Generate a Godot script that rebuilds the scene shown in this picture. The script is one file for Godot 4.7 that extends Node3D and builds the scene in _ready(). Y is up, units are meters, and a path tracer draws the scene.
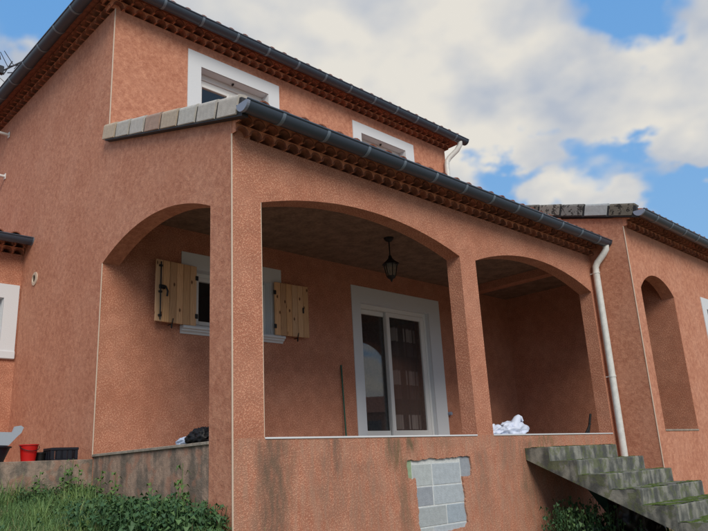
extends Node3D
# A rendered terracotta house with an arched porch, seen from the garden below the terrace.
# Axes: x along the front facade, z out of the facade, y up; porch floor is y = 0.

const D := 2.61            # depth of the porch: the house front wall stands at z = -D
const A1 := 0.323          # porch arches along x
const A2 := 3.3265
const A3 := 3.6454
const A4 := 6.644
const A5 := 6.7925
const T := 0.2056          # porch wall thickness
const B1 := 0.3485         # corner pillar, along z
const HS := 2.13           # springing height of the arches
const CEIL := 2.76
const HW := 6.75           # right end of the upper storey
const UP := 5.575          # wall top under the upper cornice
const PT := 2.735          # the same on the porch
const WT := 3.07           # the same on the right wing
const WZ := 0.6            # front of the right wing
const BAY := 8.312           # right wall of the porch bay

var M := {}
var used := {}
var house: Node3D
var rng := RandomNumberGenerator.new()

# ------------------------------------------------------------------ helpers
func numbered(n: String) -> String:
	if not used.has(n):
		used[n] = 0
		return n
	used[n] += 1
	return "%s_%03d" % [n, used[n]]

func meta(o: Node, label := "", category := "", group := "", kind := "") -> void:
	if label: o.set_meta("label", label)
	if category: o.set_meta("category", category)
	if group: o.set_meta("group", group)
	if kind: o.set_meta("kind", kind)

func thing(called: String, label: String, category: String, at := Vector3.ZERO, turn := 0.0, group := "") -> Node3D:
	var o := Node3D.new()
	o.name = numbered(called)
	add_child(o)
	o.position = at
	o.rotation.y = turn
	meta(o, label, category, group)
	return o

func st_new() -> SurfaceTool:
	var st := SurfaceTool.new()
	st.begin(Mesh.PRIMITIVE_TRIANGLES)
	return st

func part(called: String, st, mat: Material, parent: Node = self) -> MeshInstance3D:
	var o := MeshInstance3D.new()
	o.name = called
	o.mesh = st.commit() if st is SurfaceTool else st
	o.material_override = mat
	parent.add_child(o, true)
	return o

func vert(st: SurfaceTool, p: Vector3, n: Vector3) -> void:
	var uv: Vector2
	var a := n.abs()
	if a.y >= a.x and a.y >= a.z: uv = Vector2(p.x, p.z)
	elif a.x >= a.z: uv = Vector2(p.z, -p.y)
	else: uv = Vector2(p.x, -p.y)
	st.set_normal(n)
	st.set_uv(uv)
	st.set_uv2(uv)
	st.add_vertex(p)

func tri(st: SurfaceTool, a: Vector3, b: Vector3, c: Vector3, n: Vector3) -> void:
	if (b - a).cross(c - a).dot(n) > 0.0:
		var s := b
		b = c
		c = s
	vert(st, a, n); vert(st, b, n); vert(st, c, n)

func quad(st: SurfaceTool, a: Vector3, b: Vector3, c: Vector3, d: Vector3, n := Vector3.ZERO) -> void:
	if n == Vector3.ZERO: n = (c - a).cross(d - b).normalized()
	tri(st, a, b, c, n)
	tri(st, a, c, d, n)

# a quad with a normal of its own at each corner
func smooth_quad(st: SurfaceTool, p: Array, n: Array) -> void:
	var f: Vector3 = (p[1] - p[0]).cross(p[2] - p[0])
	if f.length() < 1e-12: f = (p[2] - p[0]).cross(p[3] - p[0])
	var order := [0, 1, 2, 0, 2, 3]
	if f.dot(n[0] + n[1] + n[2]) > 0.0: order = [0, 2, 1, 0, 3, 2]
	for k in order: vert(st, p[k], n[k])

func box(st: SurfaceTool, lo: Vector3, hi: Vector3, ch := 0.0) -> void:
	if ch <= 0.0:
		for ax in 3:
			for s in 2:
				var n := Vector3.ZERO
				n[ax] = 1.0 if s else -1.0
				var u := (ax + 1) % 3
				var v := (ax + 2) % 3
				var q := []
				for k in [[0, 0], [1, 0], [1, 1], [0, 1]]:
					var p := Vector3.ZERO
					p[ax] = hi[ax] if s else lo[ax]
					p[u] = hi[u] if k[0] else lo[u]
					p[v] = hi[v] if k[1] else lo[v]
					q.append(p)
				quad(st, q[0], q[1], q[2], q[3], n)
		return
	# chamfered box: faces pulled in, edge strips, corner triangles
	var c := minf(ch, minf(hi.x - lo.x, minf(hi.y - lo.y, hi.z - lo.z)) * 0.49)
	var P := func(sx: int, sy: int, sz: int, ax: int) -> Vector3:
		var p := Vector3(hi.x if sx else lo.x, hi.y if sy else lo.y, hi.z if sz else lo.z)
		var s := [sx, sy, sz]
		for k in 3:
			if k != ax: p[k] += -c if s[k] else c
		return p
	for ax in 3:
		var u := (ax + 1) % 3
		var v := (ax + 2) % 3
		for s in 2:
			var n := Vector3.ZERO
			n[ax] = 1.0 if s else -1.0
			var q := []
			for k in [[0, 0], [1, 0], [1, 1], [0, 1]]:
				var b := [0, 0, 0]
				b[ax] = s; b[u] = k[0]; b[v] = k[1]
				q.append(P.call(b[0], b[1], b[2], ax))
			quad(st, q[0], q[1], q[2], q[3], n)
		for su in 2:
			for sv in 2:
				var b0 := [0, 0, 0]
				var b1 := [1, 1, 1]
				b0[u] = su; b1[u] = su; b0[v] = sv; b1[v] = sv
				b0[ax] = 0; b1[ax] = 1
				var n2 := Vector3.ZERO
				n2[u] = 1.0 if su else -1.0
				n2[v] = 1.0 if sv else -1.0
				quad(st, P.call(b0[0], b0[1], b0[2], u), P.call(b1[0], b1[1], b1[2], u), P.call(b1[0], b1[1], b1[2], v), P.call(b0[0], b0[1], b0[2], v), n2.normalized())
	for sx in 2:
		for sy in 2:
			for sz in 2:
				var n3 := Vector3(1.0 if sx else -1.0, 1.0 if sy else -1.0, 1.0 if sz else -1.0).normalized()
				tri(st, P.call(sx, sy, sz, 0), P.call(sx, sy, sz, 1), P.call(sx, sy, sz, 2), n3)

# extrude a polygon drawn in the axes (eu, ev) from w0 to w1 along ew
func prism(st: SurfaceTool, poly: PackedVector2Array, o: Vector3, eu: Vector3, ev: Vector3, ew: Vector3, w0: float, w1: float) -> void:
	var idx := Geometry2D.triangulate_polygon(poly)
	for k in range(0, idx.size(), 3):
		for w in [w0, w1]:
			var q := []
			for j in 3:
				var p := poly[idx[k + j]]
				q.append(o + eu * p.x + ev * p.y + ew * w)
			tri(st, q[0], q[1], q[2], ew * (1.0 if w == w1 else -1.0) * signf(w1 - w0))
	var cw := Geometry2D.is_polygon_clockwise(poly)
	for k in poly.size():
		var a := poly[k]
		var b := poly[(k + 1) % poly.size()]
		var e := b - a
		if e.length() < 1e-6: continue
		var n2 := Vector2(e.y, -e.x).normalized() * (-1.0 if cw else 1.0)
		quad(st, o + eu * a.x + ev * a.y + ew * w0, o + eu * b.x + ev * b.y + ew * w0, o + eu * b.x + ev * b.y + ew * w1, o + eu * a.x + ev * a.y + ew * w1, eu * n2.x + ev * n2.y)

func tube(st: SurfaceTool, path: Array, r: float, sides := 10, r1 := -1.0, caps := true) -> void:
	if r1 < 0.0: r1 = r
	var rings := []
	var norms := []
	var side := Vector3.ZERO
	for k in path.size():
		var t: Vector3
		if k == 0: t = path[1] - path[0]
		elif k == path.size() - 1: t = path[k] - path[k - 1]
		else: t = (path[k + 1] - path[k]).normalized() + (path[k] - path[k - 1]).normalized()
		t = t.normalized()
		if side == Vector3.ZERO:
			side = t.cross(Vector3.UP if absf(t.y) < 0.9 else Vector3.RIGHT).normalized()
		else:
			side = (side - t * side.dot(t)).normalized()
		var other := t.cross(side)
		var rr := lerpf(r, r1, float(k) / (path.size() - 1))
		var ring := []
		var nn := []
		for j in sides:
			var a := TAU * j / sides
			var n := side * cos(a) + other * sin(a)
			ring.append(path[k] + n * rr)
			nn.append(n)
		rings.append(ring)
		norms.append(nn)
	for k in path.size() - 1:
		for j in sides:
			var j2 := (j + 1) % sides
			smooth_quad(st, [rings[k][j], rings[k][j2], rings[k + 1][j2], rings[k + 1][j]], [norms[k][j], norms[k][j2], norms[k + 1][j2], norms[k + 1][j]])
	if caps:
		for k in [0, path.size() - 1]:
			var n: Vector3 = (path[0] - path[1]).normalized() if k == 0 else (path[k] - path[k - 1]).normalized()
			for j in sides: tri(st, path[k], rings[k][j], rings[k][(j + 1) % sides], n)

func lathe(st: SurfaceTool, prof: Array, o: Vector3, sides := 20) -> void:
	for k in prof.size() - 1:
		var a: Vector2 = prof[k]
		var b: Vector2 = prof[k + 1]
		var e := b - a
		var n2 := Vector2(e.y, -e.x).normalized()
		for j in sides:
			var q := []
			var n := []
			for c in [[a, j], [a, j + 1], [b, j + 1], [b, j]]:
				var g: float = TAU * c[1] / sides
				var v: Vector2 = c[0]
				q.append(o + Vector3(cos(g) * v.x, v.y, sin(g) * v.x))
				n.append(Vector3(cos(g) * n2.x, n2.y, sin(g) * n2.x).normalized())
			smooth_quad(st, q, n)

# a wall slab in the axes (eu, ev) with rectangular holes [u0, v0, u1, v1], w0 = back, w1 = face
func holed_wall(st: SurfaceTool, o: Vector3, eu: Vector3, ev: Vector3, ew: Vector3, u0: float, u1: float, v0: float, v1: float, w0: float, w1: float, holes: Array) -> void:
	var us := [u0, u1]
	var vs := [v0, v1]
	for h in holes:
		for x in [h[0], h[2]]:
			if x > u0 and x < u1 and not us.has(x): us.append(x)
		for y in [h[1], h[3]]:
			if y > v0 and y < v1 and not vs.has(y): vs.append(y)
	us.sort()
	vs.sort()
	var inside := func(x: float, y: float) -> bool:
		for h in holes:
			if x > h[0] and x < h[2] and y > h[1] and y < h[3]: return true
		return x < u0 or x > u1 or y < v0 or y > v1
	var P := func(u: float, v: float, w: float) -> Vector3: return o + eu * u + ev * v + ew * w
	for i in us.size() - 1:
		for j in vs.size() - 1:
			var a: float = us[i]; var b: float = us[i + 1]; var c: float = vs[j]; var d: float = vs[j + 1]
			var mx := (a + b) / 2
			var my := (c + d) / 2
			if inside.call(mx, my): continue
			quad(st, P.call(a, c, w1), P.call(b, c, w1), P.call(b, d, w1), P.call(a, d, w1), ew)
			quad(st, P.call(a, c, w0), P.call(b, c, w0), P.call(b, d, w0), P.call(a, d, w0), -ew)
			if inside.call(a - 1e-4, my): quad(st, P.call(a, c, w0), P.call(a, d, w0), P.call(a, d, w1), P.call(a, c, w1), -eu)
			if inside.call(b + 1e-4, my): quad(st, P.call(b, c, w0), P.call(b, d, w0), P.call(b, d, w1), P.call(b, c, w1), eu)
			if inside.call(mx, c - 1e-4): quad(st, P.call(a, c, w0), P.call(b, c, w0), P.call(b, c, w1), P.call(a, c, w1), -ev)
			if inside.call(mx, d + 1e-4): quad(st, P.call(a, d, w0), P.call(b, d, w0), P.call(b, d, w1), P.call(a, d, w1), ev)

func arc_pts(u0: float, u1: float, v: float, rise: float, n := 28) -> Array:
	# from (u0, v) over the crown to (u1, v)
	var w := absf(u1 - u0) / 2
	var R := (w * w + rise * rise) / (2 * rise)
	var c := (u0 + u1) / 2
	var a := asin(w / R)
	var out := []
	for k in n + 1:
		var g := lerpf(-a, a, float(k) / n)
		out.append(Vector2(c + signf(u1 - u0) * R * sin(g), v + rise - R + R * cos(g)))
	return out

# ------------------------------------------------------------------ textures
func noise(seed_: int, freq: float, oct := 4, type := FastNoiseLite.TYPE_SIMPLEX_SMOOTH, ridged := false) -> FastNoiseLite:
	var n := FastNoiseLite.new()
	n.seed = seed_
	n.noise_type = type
	n.frequency = freq
	n.fractal_type = FastNoiseLite.FRACTAL_RIDGED if ridged else FastNoiseLite.FRACTAL_FBM
	n.fractal_octaves = oct
	return n

# tiling noise as bytes; freq is in cycles per pixel
func bytes(w: int, h: int, n: FastNoiseLite) -> PackedByteArray:
	var im := n.get_seamless_image(w, h, false, false, 0.15, true)
	im.convert(Image.FORMAT_L8)
	return im.get_data()

func ss(a: float, b: float, x: float) -> float:
	var t := clampf((x - a) / (b - a), 0.0, 1.0)
	return t * t * (3 - 2 * t)

func tex(w: int, h: int, data: PackedByteArray, format := Image.FORMAT_RGB8) -> ImageTexture:
	var im := Image.create_from_data(w, h, false, format, data)
	im.generate_mipmaps()
	return ImageTexture.create_from_image(im)

func put(d: PackedByteArray, k: int, c: Color) -> void:
	d[k] = int(clampf(c.r, 0, 1) * 255); d[k + 1] = int(clampf(c.g, 0, 1) * 255); d[k + 2] = int(clampf(c.b, 0, 1) * 255)

func mat(color: Color, rough := 0.9, metal := 0.0) -> StandardMaterial3D:
	var m := StandardMaterial3D.new()
	m.albedo_color = color
	m.roughness = rough
	m.metallic = metal
	return m

func tri_mat(albedo: Texture2D, height: Texture2D, metres: float, relief: float, rough := 0.92, tint := Color.WHITE) -> StandardMaterial3D:
	var m := mat(tint, rough)
	m.albedo_texture = albedo
	m.uv1_triplanar = true
	m.uv1_world_triplanar = true
	m.uv1_triplanar_sharpness = 8.0
	m.uv1_scale = Vector3.ONE / metres
	if height:
		m.heightmap_enabled = true
		m.heightmap_texture = height
		m.heightmap_scale = relief
	return m

func with_detail(m: StandardMaterial3D, t: Texture2D, scale: Vector3, offset := Vector3.ZERO) -> StandardMaterial3D:
	m.detail_enabled = true
	m.detail_albedo = t
	m.detail_uv_layer = BaseMaterial3D.DETAIL_UV_2
	m.detail_blend_mode = BaseMaterial3D.BLEND_MODE_MIX
	m.uv2_scale = scale
	m.uv2_offset = offset
	return m

func make_textures() -> void:
	var N := 1024
	# trowelled coarse render: pale crushed grains over a darker bed; covers 1.5 m
	var n1 := bytes(N, N, noise(3, 0.050, 3))
	var n2 := bytes(N, N, noise(9, 0.095, 3))
	var n3 := bytes(N, N, noise(17, 0.006, 4))
	var n4 := bytes(N, N, noise(23, 0.16, 2))
	var warped := noise(29, 0.020, 3)
	warped.domain_warp_enabled = true
	warped.domain_warp_amplitude = 34.0
	warped.domain_warp_frequency = 0.016
	var n5 := bytes(N, N, warped)
	var coarse := PackedByteArray(); coarse.resize(N * N * 3)
	var relief := PackedByteArray(); relief.resize(N * N)
	var fine := PackedByteArray(); fine.resize(N * N * 3)
	var frelief := PackedByteArray(); frelief.resize(N * N)
	var lo := Color(0.65, 0.425, 0.335)
	var hi := Color(0.83, 0.625, 0.52)
	for y in N:
		for x in N:
			var k := y * N + x
			var a := n1[k] / 255.0
			var b := n2[k] / 255.0
			var c := n3[k] / 255.0
			var e := n4[k] / 255.0
			var fl := ss(0.42, 0.70, a * 0.4 + b * 0.6 + (c - 0.5) * 0.05)
			var col := lo.lerp(hi, fl * 0.85 + (e - 0.5) * 0.16)
			col = col * (1.0 + (c - 0.5) * 0.10 + (e - 0.5) * 0.12)
			put(coarse, k * 3, col)
			relief[k] = int(clampf(0.25 + 0.5 * fl + 0.25 * e, 0, 1) * 255)
			# smoother float: diagonal swirls
			var s := n5[k] / 255.0 * 0.62 + a * 0.38
			var g := clampf(0.47 + (s - 0.5) * 1.25 + (c - 0.5) * 0.28 + (e - 0.5) * 0.35 + (b - 0.5) * 0.5, 0, 1)
			var col2 := Color(0.655, 0.43, 0.34).lerp(Color(0.83, 0.605, 0.495), g)
			put(fine, k * 3, col2)
			frelief[k] = int(clampf(0.6 * s + 0.2 * e + 0.2 * b, 0, 1) * 255)
	var ct := tex(N, N, coarse)
	var rt := tex(N, N, relief, Image.FORMAT_L8)
	var ft := tex(N, N, fine)
	var frt := tex(N, N, frelief, Image.FORMAT_L8)

	# large mottling of the render over 7 m (rain-washed and dustier areas), alpha = share
	var K := 512
	var g1 := bytes(K, K, noise(41, 0.012, 5))
	var g2 := bytes(K, K, noise(43, 0.03, 4))
	var mot := PackedByteArray(); mot.resize(K * K * 4)
	for k in K * K:
		var a := g1[k] / 255.0
		var b := g2[k] / 255.0
		var pale := a > 0.5
		put(mot, k * 4, Color(0.80, 0.61, 0.52) if pale else Color(0.62, 0.37, 0.27))
		mot[k * 4 + 3] = int(clampf(absf(a - 0.5) * 0.55 * (0.5 + b), 0, 0.16) * 255)
	var mt := tex(K, K, mot, Image.FORMAT_RGBA8)
	M.coarse = with_detail(tri_mat(ct, rt, 1.5, 0.45), mt, Vector3(1 / 7.0, 1 / 7.0, 1))
	M.fine = with_detail(tri_mat(ft, frt, 1.9, 0.55), mt, Vector3(1 / 6.0, 1 / 6.0, 1), Vector3(0.3, 0.1, 0))
	M.inner = with_detail(tri_mat(ct, rt, 1.3, 0.3), mt, Vector3(1 / 5.0, 1 / 5.0, 1), Vector3(0.6, 0.45, 0))
	M.wing = with_detail(tri_mat(ft, frt, 2.1, 0.5), mt, Vector3(1 / 4.0, 1 / 4.0, 1), Vector3(0.7, 0.2, 0))
	M.band = tri_mat(ft, frt, 0.9, 0.1, 0.92, Color(1.14, 1.12, 1.10))

	# stains on the low front wall: x 0..7 m, y 0..-2.4 m
	var SW := 1024
	var SH := 352
	var v1 := noise(61, 1.0, 4)
	var v2 := noise(67, 1.0, 4)
	var sd := PackedByteArray(); sd.resize(SW * SH * 4)
	# [x centre, half width, from y, to y, strength, moss share]
	var runs := [[0.40, 0.17, 0.0, 2.0, 0.85, 0.1], [0.56, 0.08, 0.05, 0.7, 0.4, 0.2], [1.13, 0.09, 0.0, 0.42, 0.75, 0.0], [1.05, 0.22, 0.15, 0.8, 0.3, 0.0], [1.93, 0.12, 0.0, 0.33, 0.8, 0.5],
		[2.17, 0.10, 0.0, 0.24, 0.85, 0.45], [2.03, 0.09, 0.2, 1.3, 0.55, 0.3], [1.5, 0.25, 0.2, 1.2, 0.2, 0.0], [2.65, 0.2, 0.0, 0.2, 0.3, 0.3], [3.35, 0.14, 0.15, 1.0, 0.3, 0.0], [3.9, 0.18, 0.0, 0.5, 0.35, 0.1], [4.3, 0.18, 0.05, 1.1, 0.55, 0.3], [4.75, 0.25, 0.0, 0.2, 0.6, 0.8]]
	for y in SH:
		var Y := 2.4 * y / SH
		for x in SW:
			var X := 7.0 * x / SW
			var f := v1.get_noise_2d(X * 9.0, Y * 2.2)
			var g := v2.get_noise_2d(X * 16.0, Y * 3.5)
			var share := 0.0
			var moss := 0.0
			for r in runs:
				var dx: float = absf(X - r[0] + 0.06 * f) / r[1]
				if dx > 1.6: continue
				var s: float = r[4] * (1.0 - ss(0.35, 1.35, dx)) * ss(r[2] - 0.02, r[2] + 0.06, Y + 0.05 * f) * (1.0 - ss(r[3] * 0.55, r[3] * 1.1, Y + 0.15 * f))
				s *= clampf(0.66 + 0.4 * g + 0.2 * f, 0, 0.9)
				if s > share:
					share = s
					moss = r[5]
			# splash film along the top edge and general grime
			var film := clampf(0.24 + 0.3 * f + 0.35 * g, 0, 0.5)
			var k := (y * SW + x) * 4
			var dark := Color(0.36, 0.315, 0.275).lerp(Color(0.30, 0.31, 0.16), clampf(moss * (0.6 + 1.2 * g), 0, 1))
			var pale := Color(0.66, 0.55, 0.475)
			var all := share + film * (1.0 - share)
			put(sd, k, pale.lerp(dark, clampf(share / maxf(all, 0.01), 0, 1)))
			sd[k + 3] = int(clampf(all, 0, 0.9) * 255)
	var stain := with_detail(tri_mat(ct, rt, 1.5, 0.5), tex(SW, SH, sd, Image.FORMAT_RGBA8), Vector3(1 / 7.0, 1 / 2.4, 1))
	M.stained = stain

	# concrete: pale cement, pores, dark mould in blotches and runs; covers 1.2 m
	var c1 := bytes(K, K, noise(71, 0.012, 5))
	var c2 := bytes(K, K, noise(73, 0.05, 4))
	var c3 := bytes(K, K, noise(79, 0.2, 2))
	var con := PackedByteArray(); con.resize(K * K * 3)
	var conh := PackedByteArray(); conh.resize(K * K)
	var stp := PackedByteArray(); stp.resize(K * K * 3)
	var wal := PackedByteArray(); wal.resize(K * K * 3)
	for y in K:
		for x in K:
			var k := y * K + x
			var a := c1[k] / 255.0
			var b := c2[k] / 255.0
			var e := c3[k] / 255.0
			var run := c1[(int(y / 5.0) % K) * K + (x * 2) % K] / 255.0
			put(con, k * 3, Color(0.56, 0.53, 0.49) * (0.72 + 0.3 * a + 0.22 * b + 0.14 * e))
			conh[k] = int(clampf(0.5 * b + 0.5 * e, 0, 1) * 255)
			var mould := ss(0.30, 0.74, a * 0.6 + run * 0.5 + (e - 0.5) * 0.25)
			var green := ss(0.52, 0.72, c1[(k + 20000) % (K * K)] / 255.0 + (b - 0.5) * 0.5)
			var s := Color(0.535, 0.54, 0.51).lerp(Color(0.265, 0.28, 0.275), mould * 0.85)
			s = s.lerp(Color(0.34, 0.375, 0.255), green * 0.6) * (0.82 + 0.2 * e + 0.16 * b)
			put(stp, k * 3, s)
			var w := Color(0.575, 0.51, 0.46).lerp(Color(0.41, 0.385, 0.355), ss(0.36, 0.74, a * 0.5 + run * 0.55)) * (0.78 + 0.2 * e + 0.24 * b)
			w = w.lerp(Color(0.60, 0.44, 0.37), ss(0.56, 0.72, c1[(k + 90000) % (K * K)] / 255.0) * 0.5)
			put(wal, k * 3, w)
	var cht := tex(K, K, conh, Image.FORMAT_L8)
	M.concrete = tri_mat(tex(K, K, con), cht, 1.2, 0.3)
	M.step = tri_mat(tex(K, K, stp), cht, 1.7, 0.3)
	M.old_wall = tri_mat(tex(K, K, wal), cht, 1.4, 0.5)
	M.cement = tri_mat(tex(K, K, wal), cht, 1.9, 0.4, 0.92, Color(1.12, 1.08, 1.06))
	var bl := PackedByteArray(); bl.resize(K * K * 3)
	for k in K * K:
		put(bl, k * 3, Color(0.665, 0.695, 0.715) * (0.86 + 0.10 * c1[k] / 255.0 + 0.08 * c2[k] / 255.0 + 0.12 * c3[k] / 255.0))
	var blt := tex(K, K, bl)
	M.block = []
	for c in [Color(1.0, 1.01, 1.0), Color(0.86, 0.87, 0.90), Color(0.94, 0.95, 0.95), Color(0.98, 1.0, 1.02), Color(0.84, 0.92, 0.74), Color(0.90, 0.94, 0.98)]:
		M.block.append(tri_mat(blt, cht, 0.5, 0.35, 0.95, c))
	M.mortar = tri_mat(blt, cht, 0.4, 0.5, 0.95, Color(1.20, 1.19, 1.17))
	M.surround = tri_mat(null, cht, 0.8, 0.12, 0.75, Color(0.82, 0.845, 0.87))

	# fired clay
	var tl := PackedByteArray(); tl.resize(K * K * 3)
	for k in K * K:
		var a := c1[k] / 255.0
		var b := c2[k] / 255.0
		var e := c3[k] / 255.0
		put(tl, k * 3, Color(0.62, 0.41, 0.325).lerp(Color(0.53, 0.35, 0.285), ss(0.35, 0.7, a)) * (0.84 + 0.16 * b + 0.16 * e))
	var tt := tex(K, K, tl)
	M.tile = []
	for c in [Color(1, 1, 1), Color(0.93, 0.90, 0.88), Color(1.06, 1.0, 0.96), Color(0.86, 0.84, 0.84)]:
		M.tile.append(tri_mat(tt, cht, 0.6, 0.1, 0.85, c))
	M.roof_tile = M.tile[1]
	# weathered verge tiles: pale grey with lichen
	var lc := PackedByteArray(); lc.resize(K * K * 3)
	var ld := PackedByteArray(); ld.resize(K * K * 3)
	for k in K * K:
		var a := c1[k] / 255.0
		var b := c2[k] / 255.0
		var e := c3[k] / 255.0
		put(lc, k * 3, Color(0.74, 0.73, 0.71) * (0.86 + 0.12 * a + 0.14 * e))
		put(ld, k * 3, (Color(0.60, 0.59, 0.57) * (0.75 + 0.3 * e)).lerp(Color(0.24, 0.235, 0.225), ss(0.53, 0.62, a * 0.6 + b * 0.4)))
	var lct := tex(K, K, lc)
	M.verge = []
	for c in [Color(1.04, 0.97, 0.89), Color(1.0, 1.0, 0.99), Color(1.02, 1.02, 1.02), Color(0.92, 0.80, 0.75), Color(1.0, 0.94, 0.87), Color(1.02, 1.03, 1.03), Color(1.0, 1.0, 1.0), Color(1.02, 1.01, 1.0)]:
		M.verge.append(tri_mat(lct, cht, 0.5, 0.25, 0.85, c))
	var ldt := tex(K, K, ld)
	M.lichen = []
	for c in [Color(0.82, 0.80, 0.76), Color(0.95, 1.0, 1.03), Color(0.78, 0.78, 0.78), Color(1.0, 1.0, 1.0), Color(0.92, 0.94, 0.97), Color(0, 0, 0), Color(0.80, 0.78, 0.74)]:
		M.lichen.append(tri_mat(ldt, cht, 0.9, 0.3, 0.9, c) if c.r > 0.0 else tri_mat(lct, cht, 0.5, 0.25, 0.85, Color(0.90, 0.95, 1.0)))

	# pine board, grain along v, 0.5 m x 1 m
	var WW := 256
	var WH := 512
	var wd := PackedByteArray(); wd.resize(WW * WH * 3)
	var w1 := noise(91, 1.0, 3)
	var knots := [Vector2(0.12, 0.2), Vector2(0.34, 0.62), Vector2(0.55, 0.3), Vector2(0.75, 0.83), Vector2(0.9, 0.45), Vector2(0.22, 0.88), Vector2(0.47, 0.08), Vector2(0.66, 0.55)]
	for y in WH:
		for x in WW:
			var u := float(x) / WW
			var v := float(y) / WH
			var bend := 0.0
			var knot := 0.0
			for q in knots:
				var dd := Vector2((u - q.x) * 1.0, (v - q.y) * 1.15).length()
				bend += 0.035 * exp(-dd * dd / 0.004) * signf(u - q.x)
				knot = maxf(knot, 1.0 - ss(0.014, 0.036, dd))
			var g := sin((u + bend) * 150.0 + 5.0 * w1.get_noise_2d(u * 6.0, v * 1.5)) * 0.5 + 0.5
			var f := w1.get_noise_2d(u * 120.0, v * 4.0)
			var col := Color(0.85, 0.70, 0.545).lerp(Color(0.72, 0.55, 0.405), g * 0.55 + f * 0.35)
			put(wd, (y * WW + x) * 3, col.lerp(Color(0.36, 0.22, 0.13), knot * 0.9))
	M.pine = []
	var wt := tex(WW, WH, wd)
	for k in 6:
		var m := mat([Color(1, 1, 1), Color(0.95, 0.93, 0.9), Color(1.04, 1.02, 1.0), Color(0.9, 0.88, 0.86), Color(1.0, 0.97, 0.92), Color(0.97, 0.98, 1.0)][k], 0.75)
		m.albedo_texture = wt
		m.uv1_scale = Vector3(2.0, 1.0, 1)
		m.uv1_offset = Vector3(0.17 * k + 0.05, 0.31 * k, 0)
		M.pine.append(m)

	# curtain cloth: dark brown ground woven with rows of pale rectangles
	var CW := 256
	var cd := PackedByteArray(); cd.resize(CW * CW * 3)
	for y in CW:
		for x in CW:
			var row := int(y * 9.0 / CW)
			var fy := fposmod(y * 9.0 / CW, 1.0)
			var fx := fposmod(x * 9.0 / CW, 1.0)
			var c := Color(0.10, 0.082, 0.085)
			if fx > 0.3 and fx < 0.9:
				if row % 3 == 1: c = Color(0.64, 0.62, 0.60)
				elif row % 3 == 2: c = Color(0.27, 0.235, 0.24)
			if fy < 0.06: c = c * 0.7
			put(cd, (y * CW + x) * 3, c)
	M.curtain = mat(Color(0.8, 0.78, 0.78), 0.95)
	M.curtain.albedo_texture = tex(CW, CW, cd)

	# soil
	var so := PackedByteArray(); so.resize(K * K * 3)
	for k in K * K:
		var a := c1[k] / 255.0
		var b := c2[k] / 255.0
		put(so, k * 3, Color(0.52, 0.46, 0.38).lerp(Color(0.36, 0.37, 0.23), ss(0.45, 0.75, a)) * (0.75 + 0.5 * b))
	M.soil = tri_mat(tex(K, K, so), cht, 2.3, 2.0)

	M.white = mat(Color(0.86, 0.87, 0.87), 0.55)
	M.pvc = tri_mat(blt, null, 0.6, 0, 0.35, Color(1.24, 1.21, 1.17))
	M.coping = mat(Color(0.82, 0.84, 0.86), 0.5)
	M.ceiling = tri_mat(tex(K, K, con), cht, 1.6, 0.3, 0.95, Color(0.88, 0.77, 0.72))
	M.floor_tiles = mat(Color(0.40, 0.29, 0.235), 0.6)
	M.bead = mat(Color(0.80, 0.73, 0.66), 0.6)
	M.gutter = mat(Color(0.235, 0.285, 0.345), 0.38)
	M.strap = mat(Color(0.42, 0.48, 0.54), 0.4)
	M.dark_strip = mat(Color(0.16, 0.165, 0.18), 0.6)
	M.gutter_end = mat(Color(0.52, 0.56, 0.64), 0.4)
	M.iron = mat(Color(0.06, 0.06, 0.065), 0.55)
	M.glass = mat(Color(0.75, 0.82, 0.85, 0.03), 0.02)
	M.glass.transparency = BaseMaterial3D.TRANSPARENCY_ALPHA
	M.glass.metallic_specular = 1.0
	M.lamp_glass = mat(Color(0.7, 0.7, 0.66, 0.3), 0.15)
	M.lamp_glass.transparency = BaseMaterial3D.TRANSPARENCY_ALPHA
	M.room = mat(Color(0.34, 0.32, 0.30), 0.9)
	M.dark_floor = mat(Color(0.40, 0.33, 0.28), 0.6)

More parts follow.
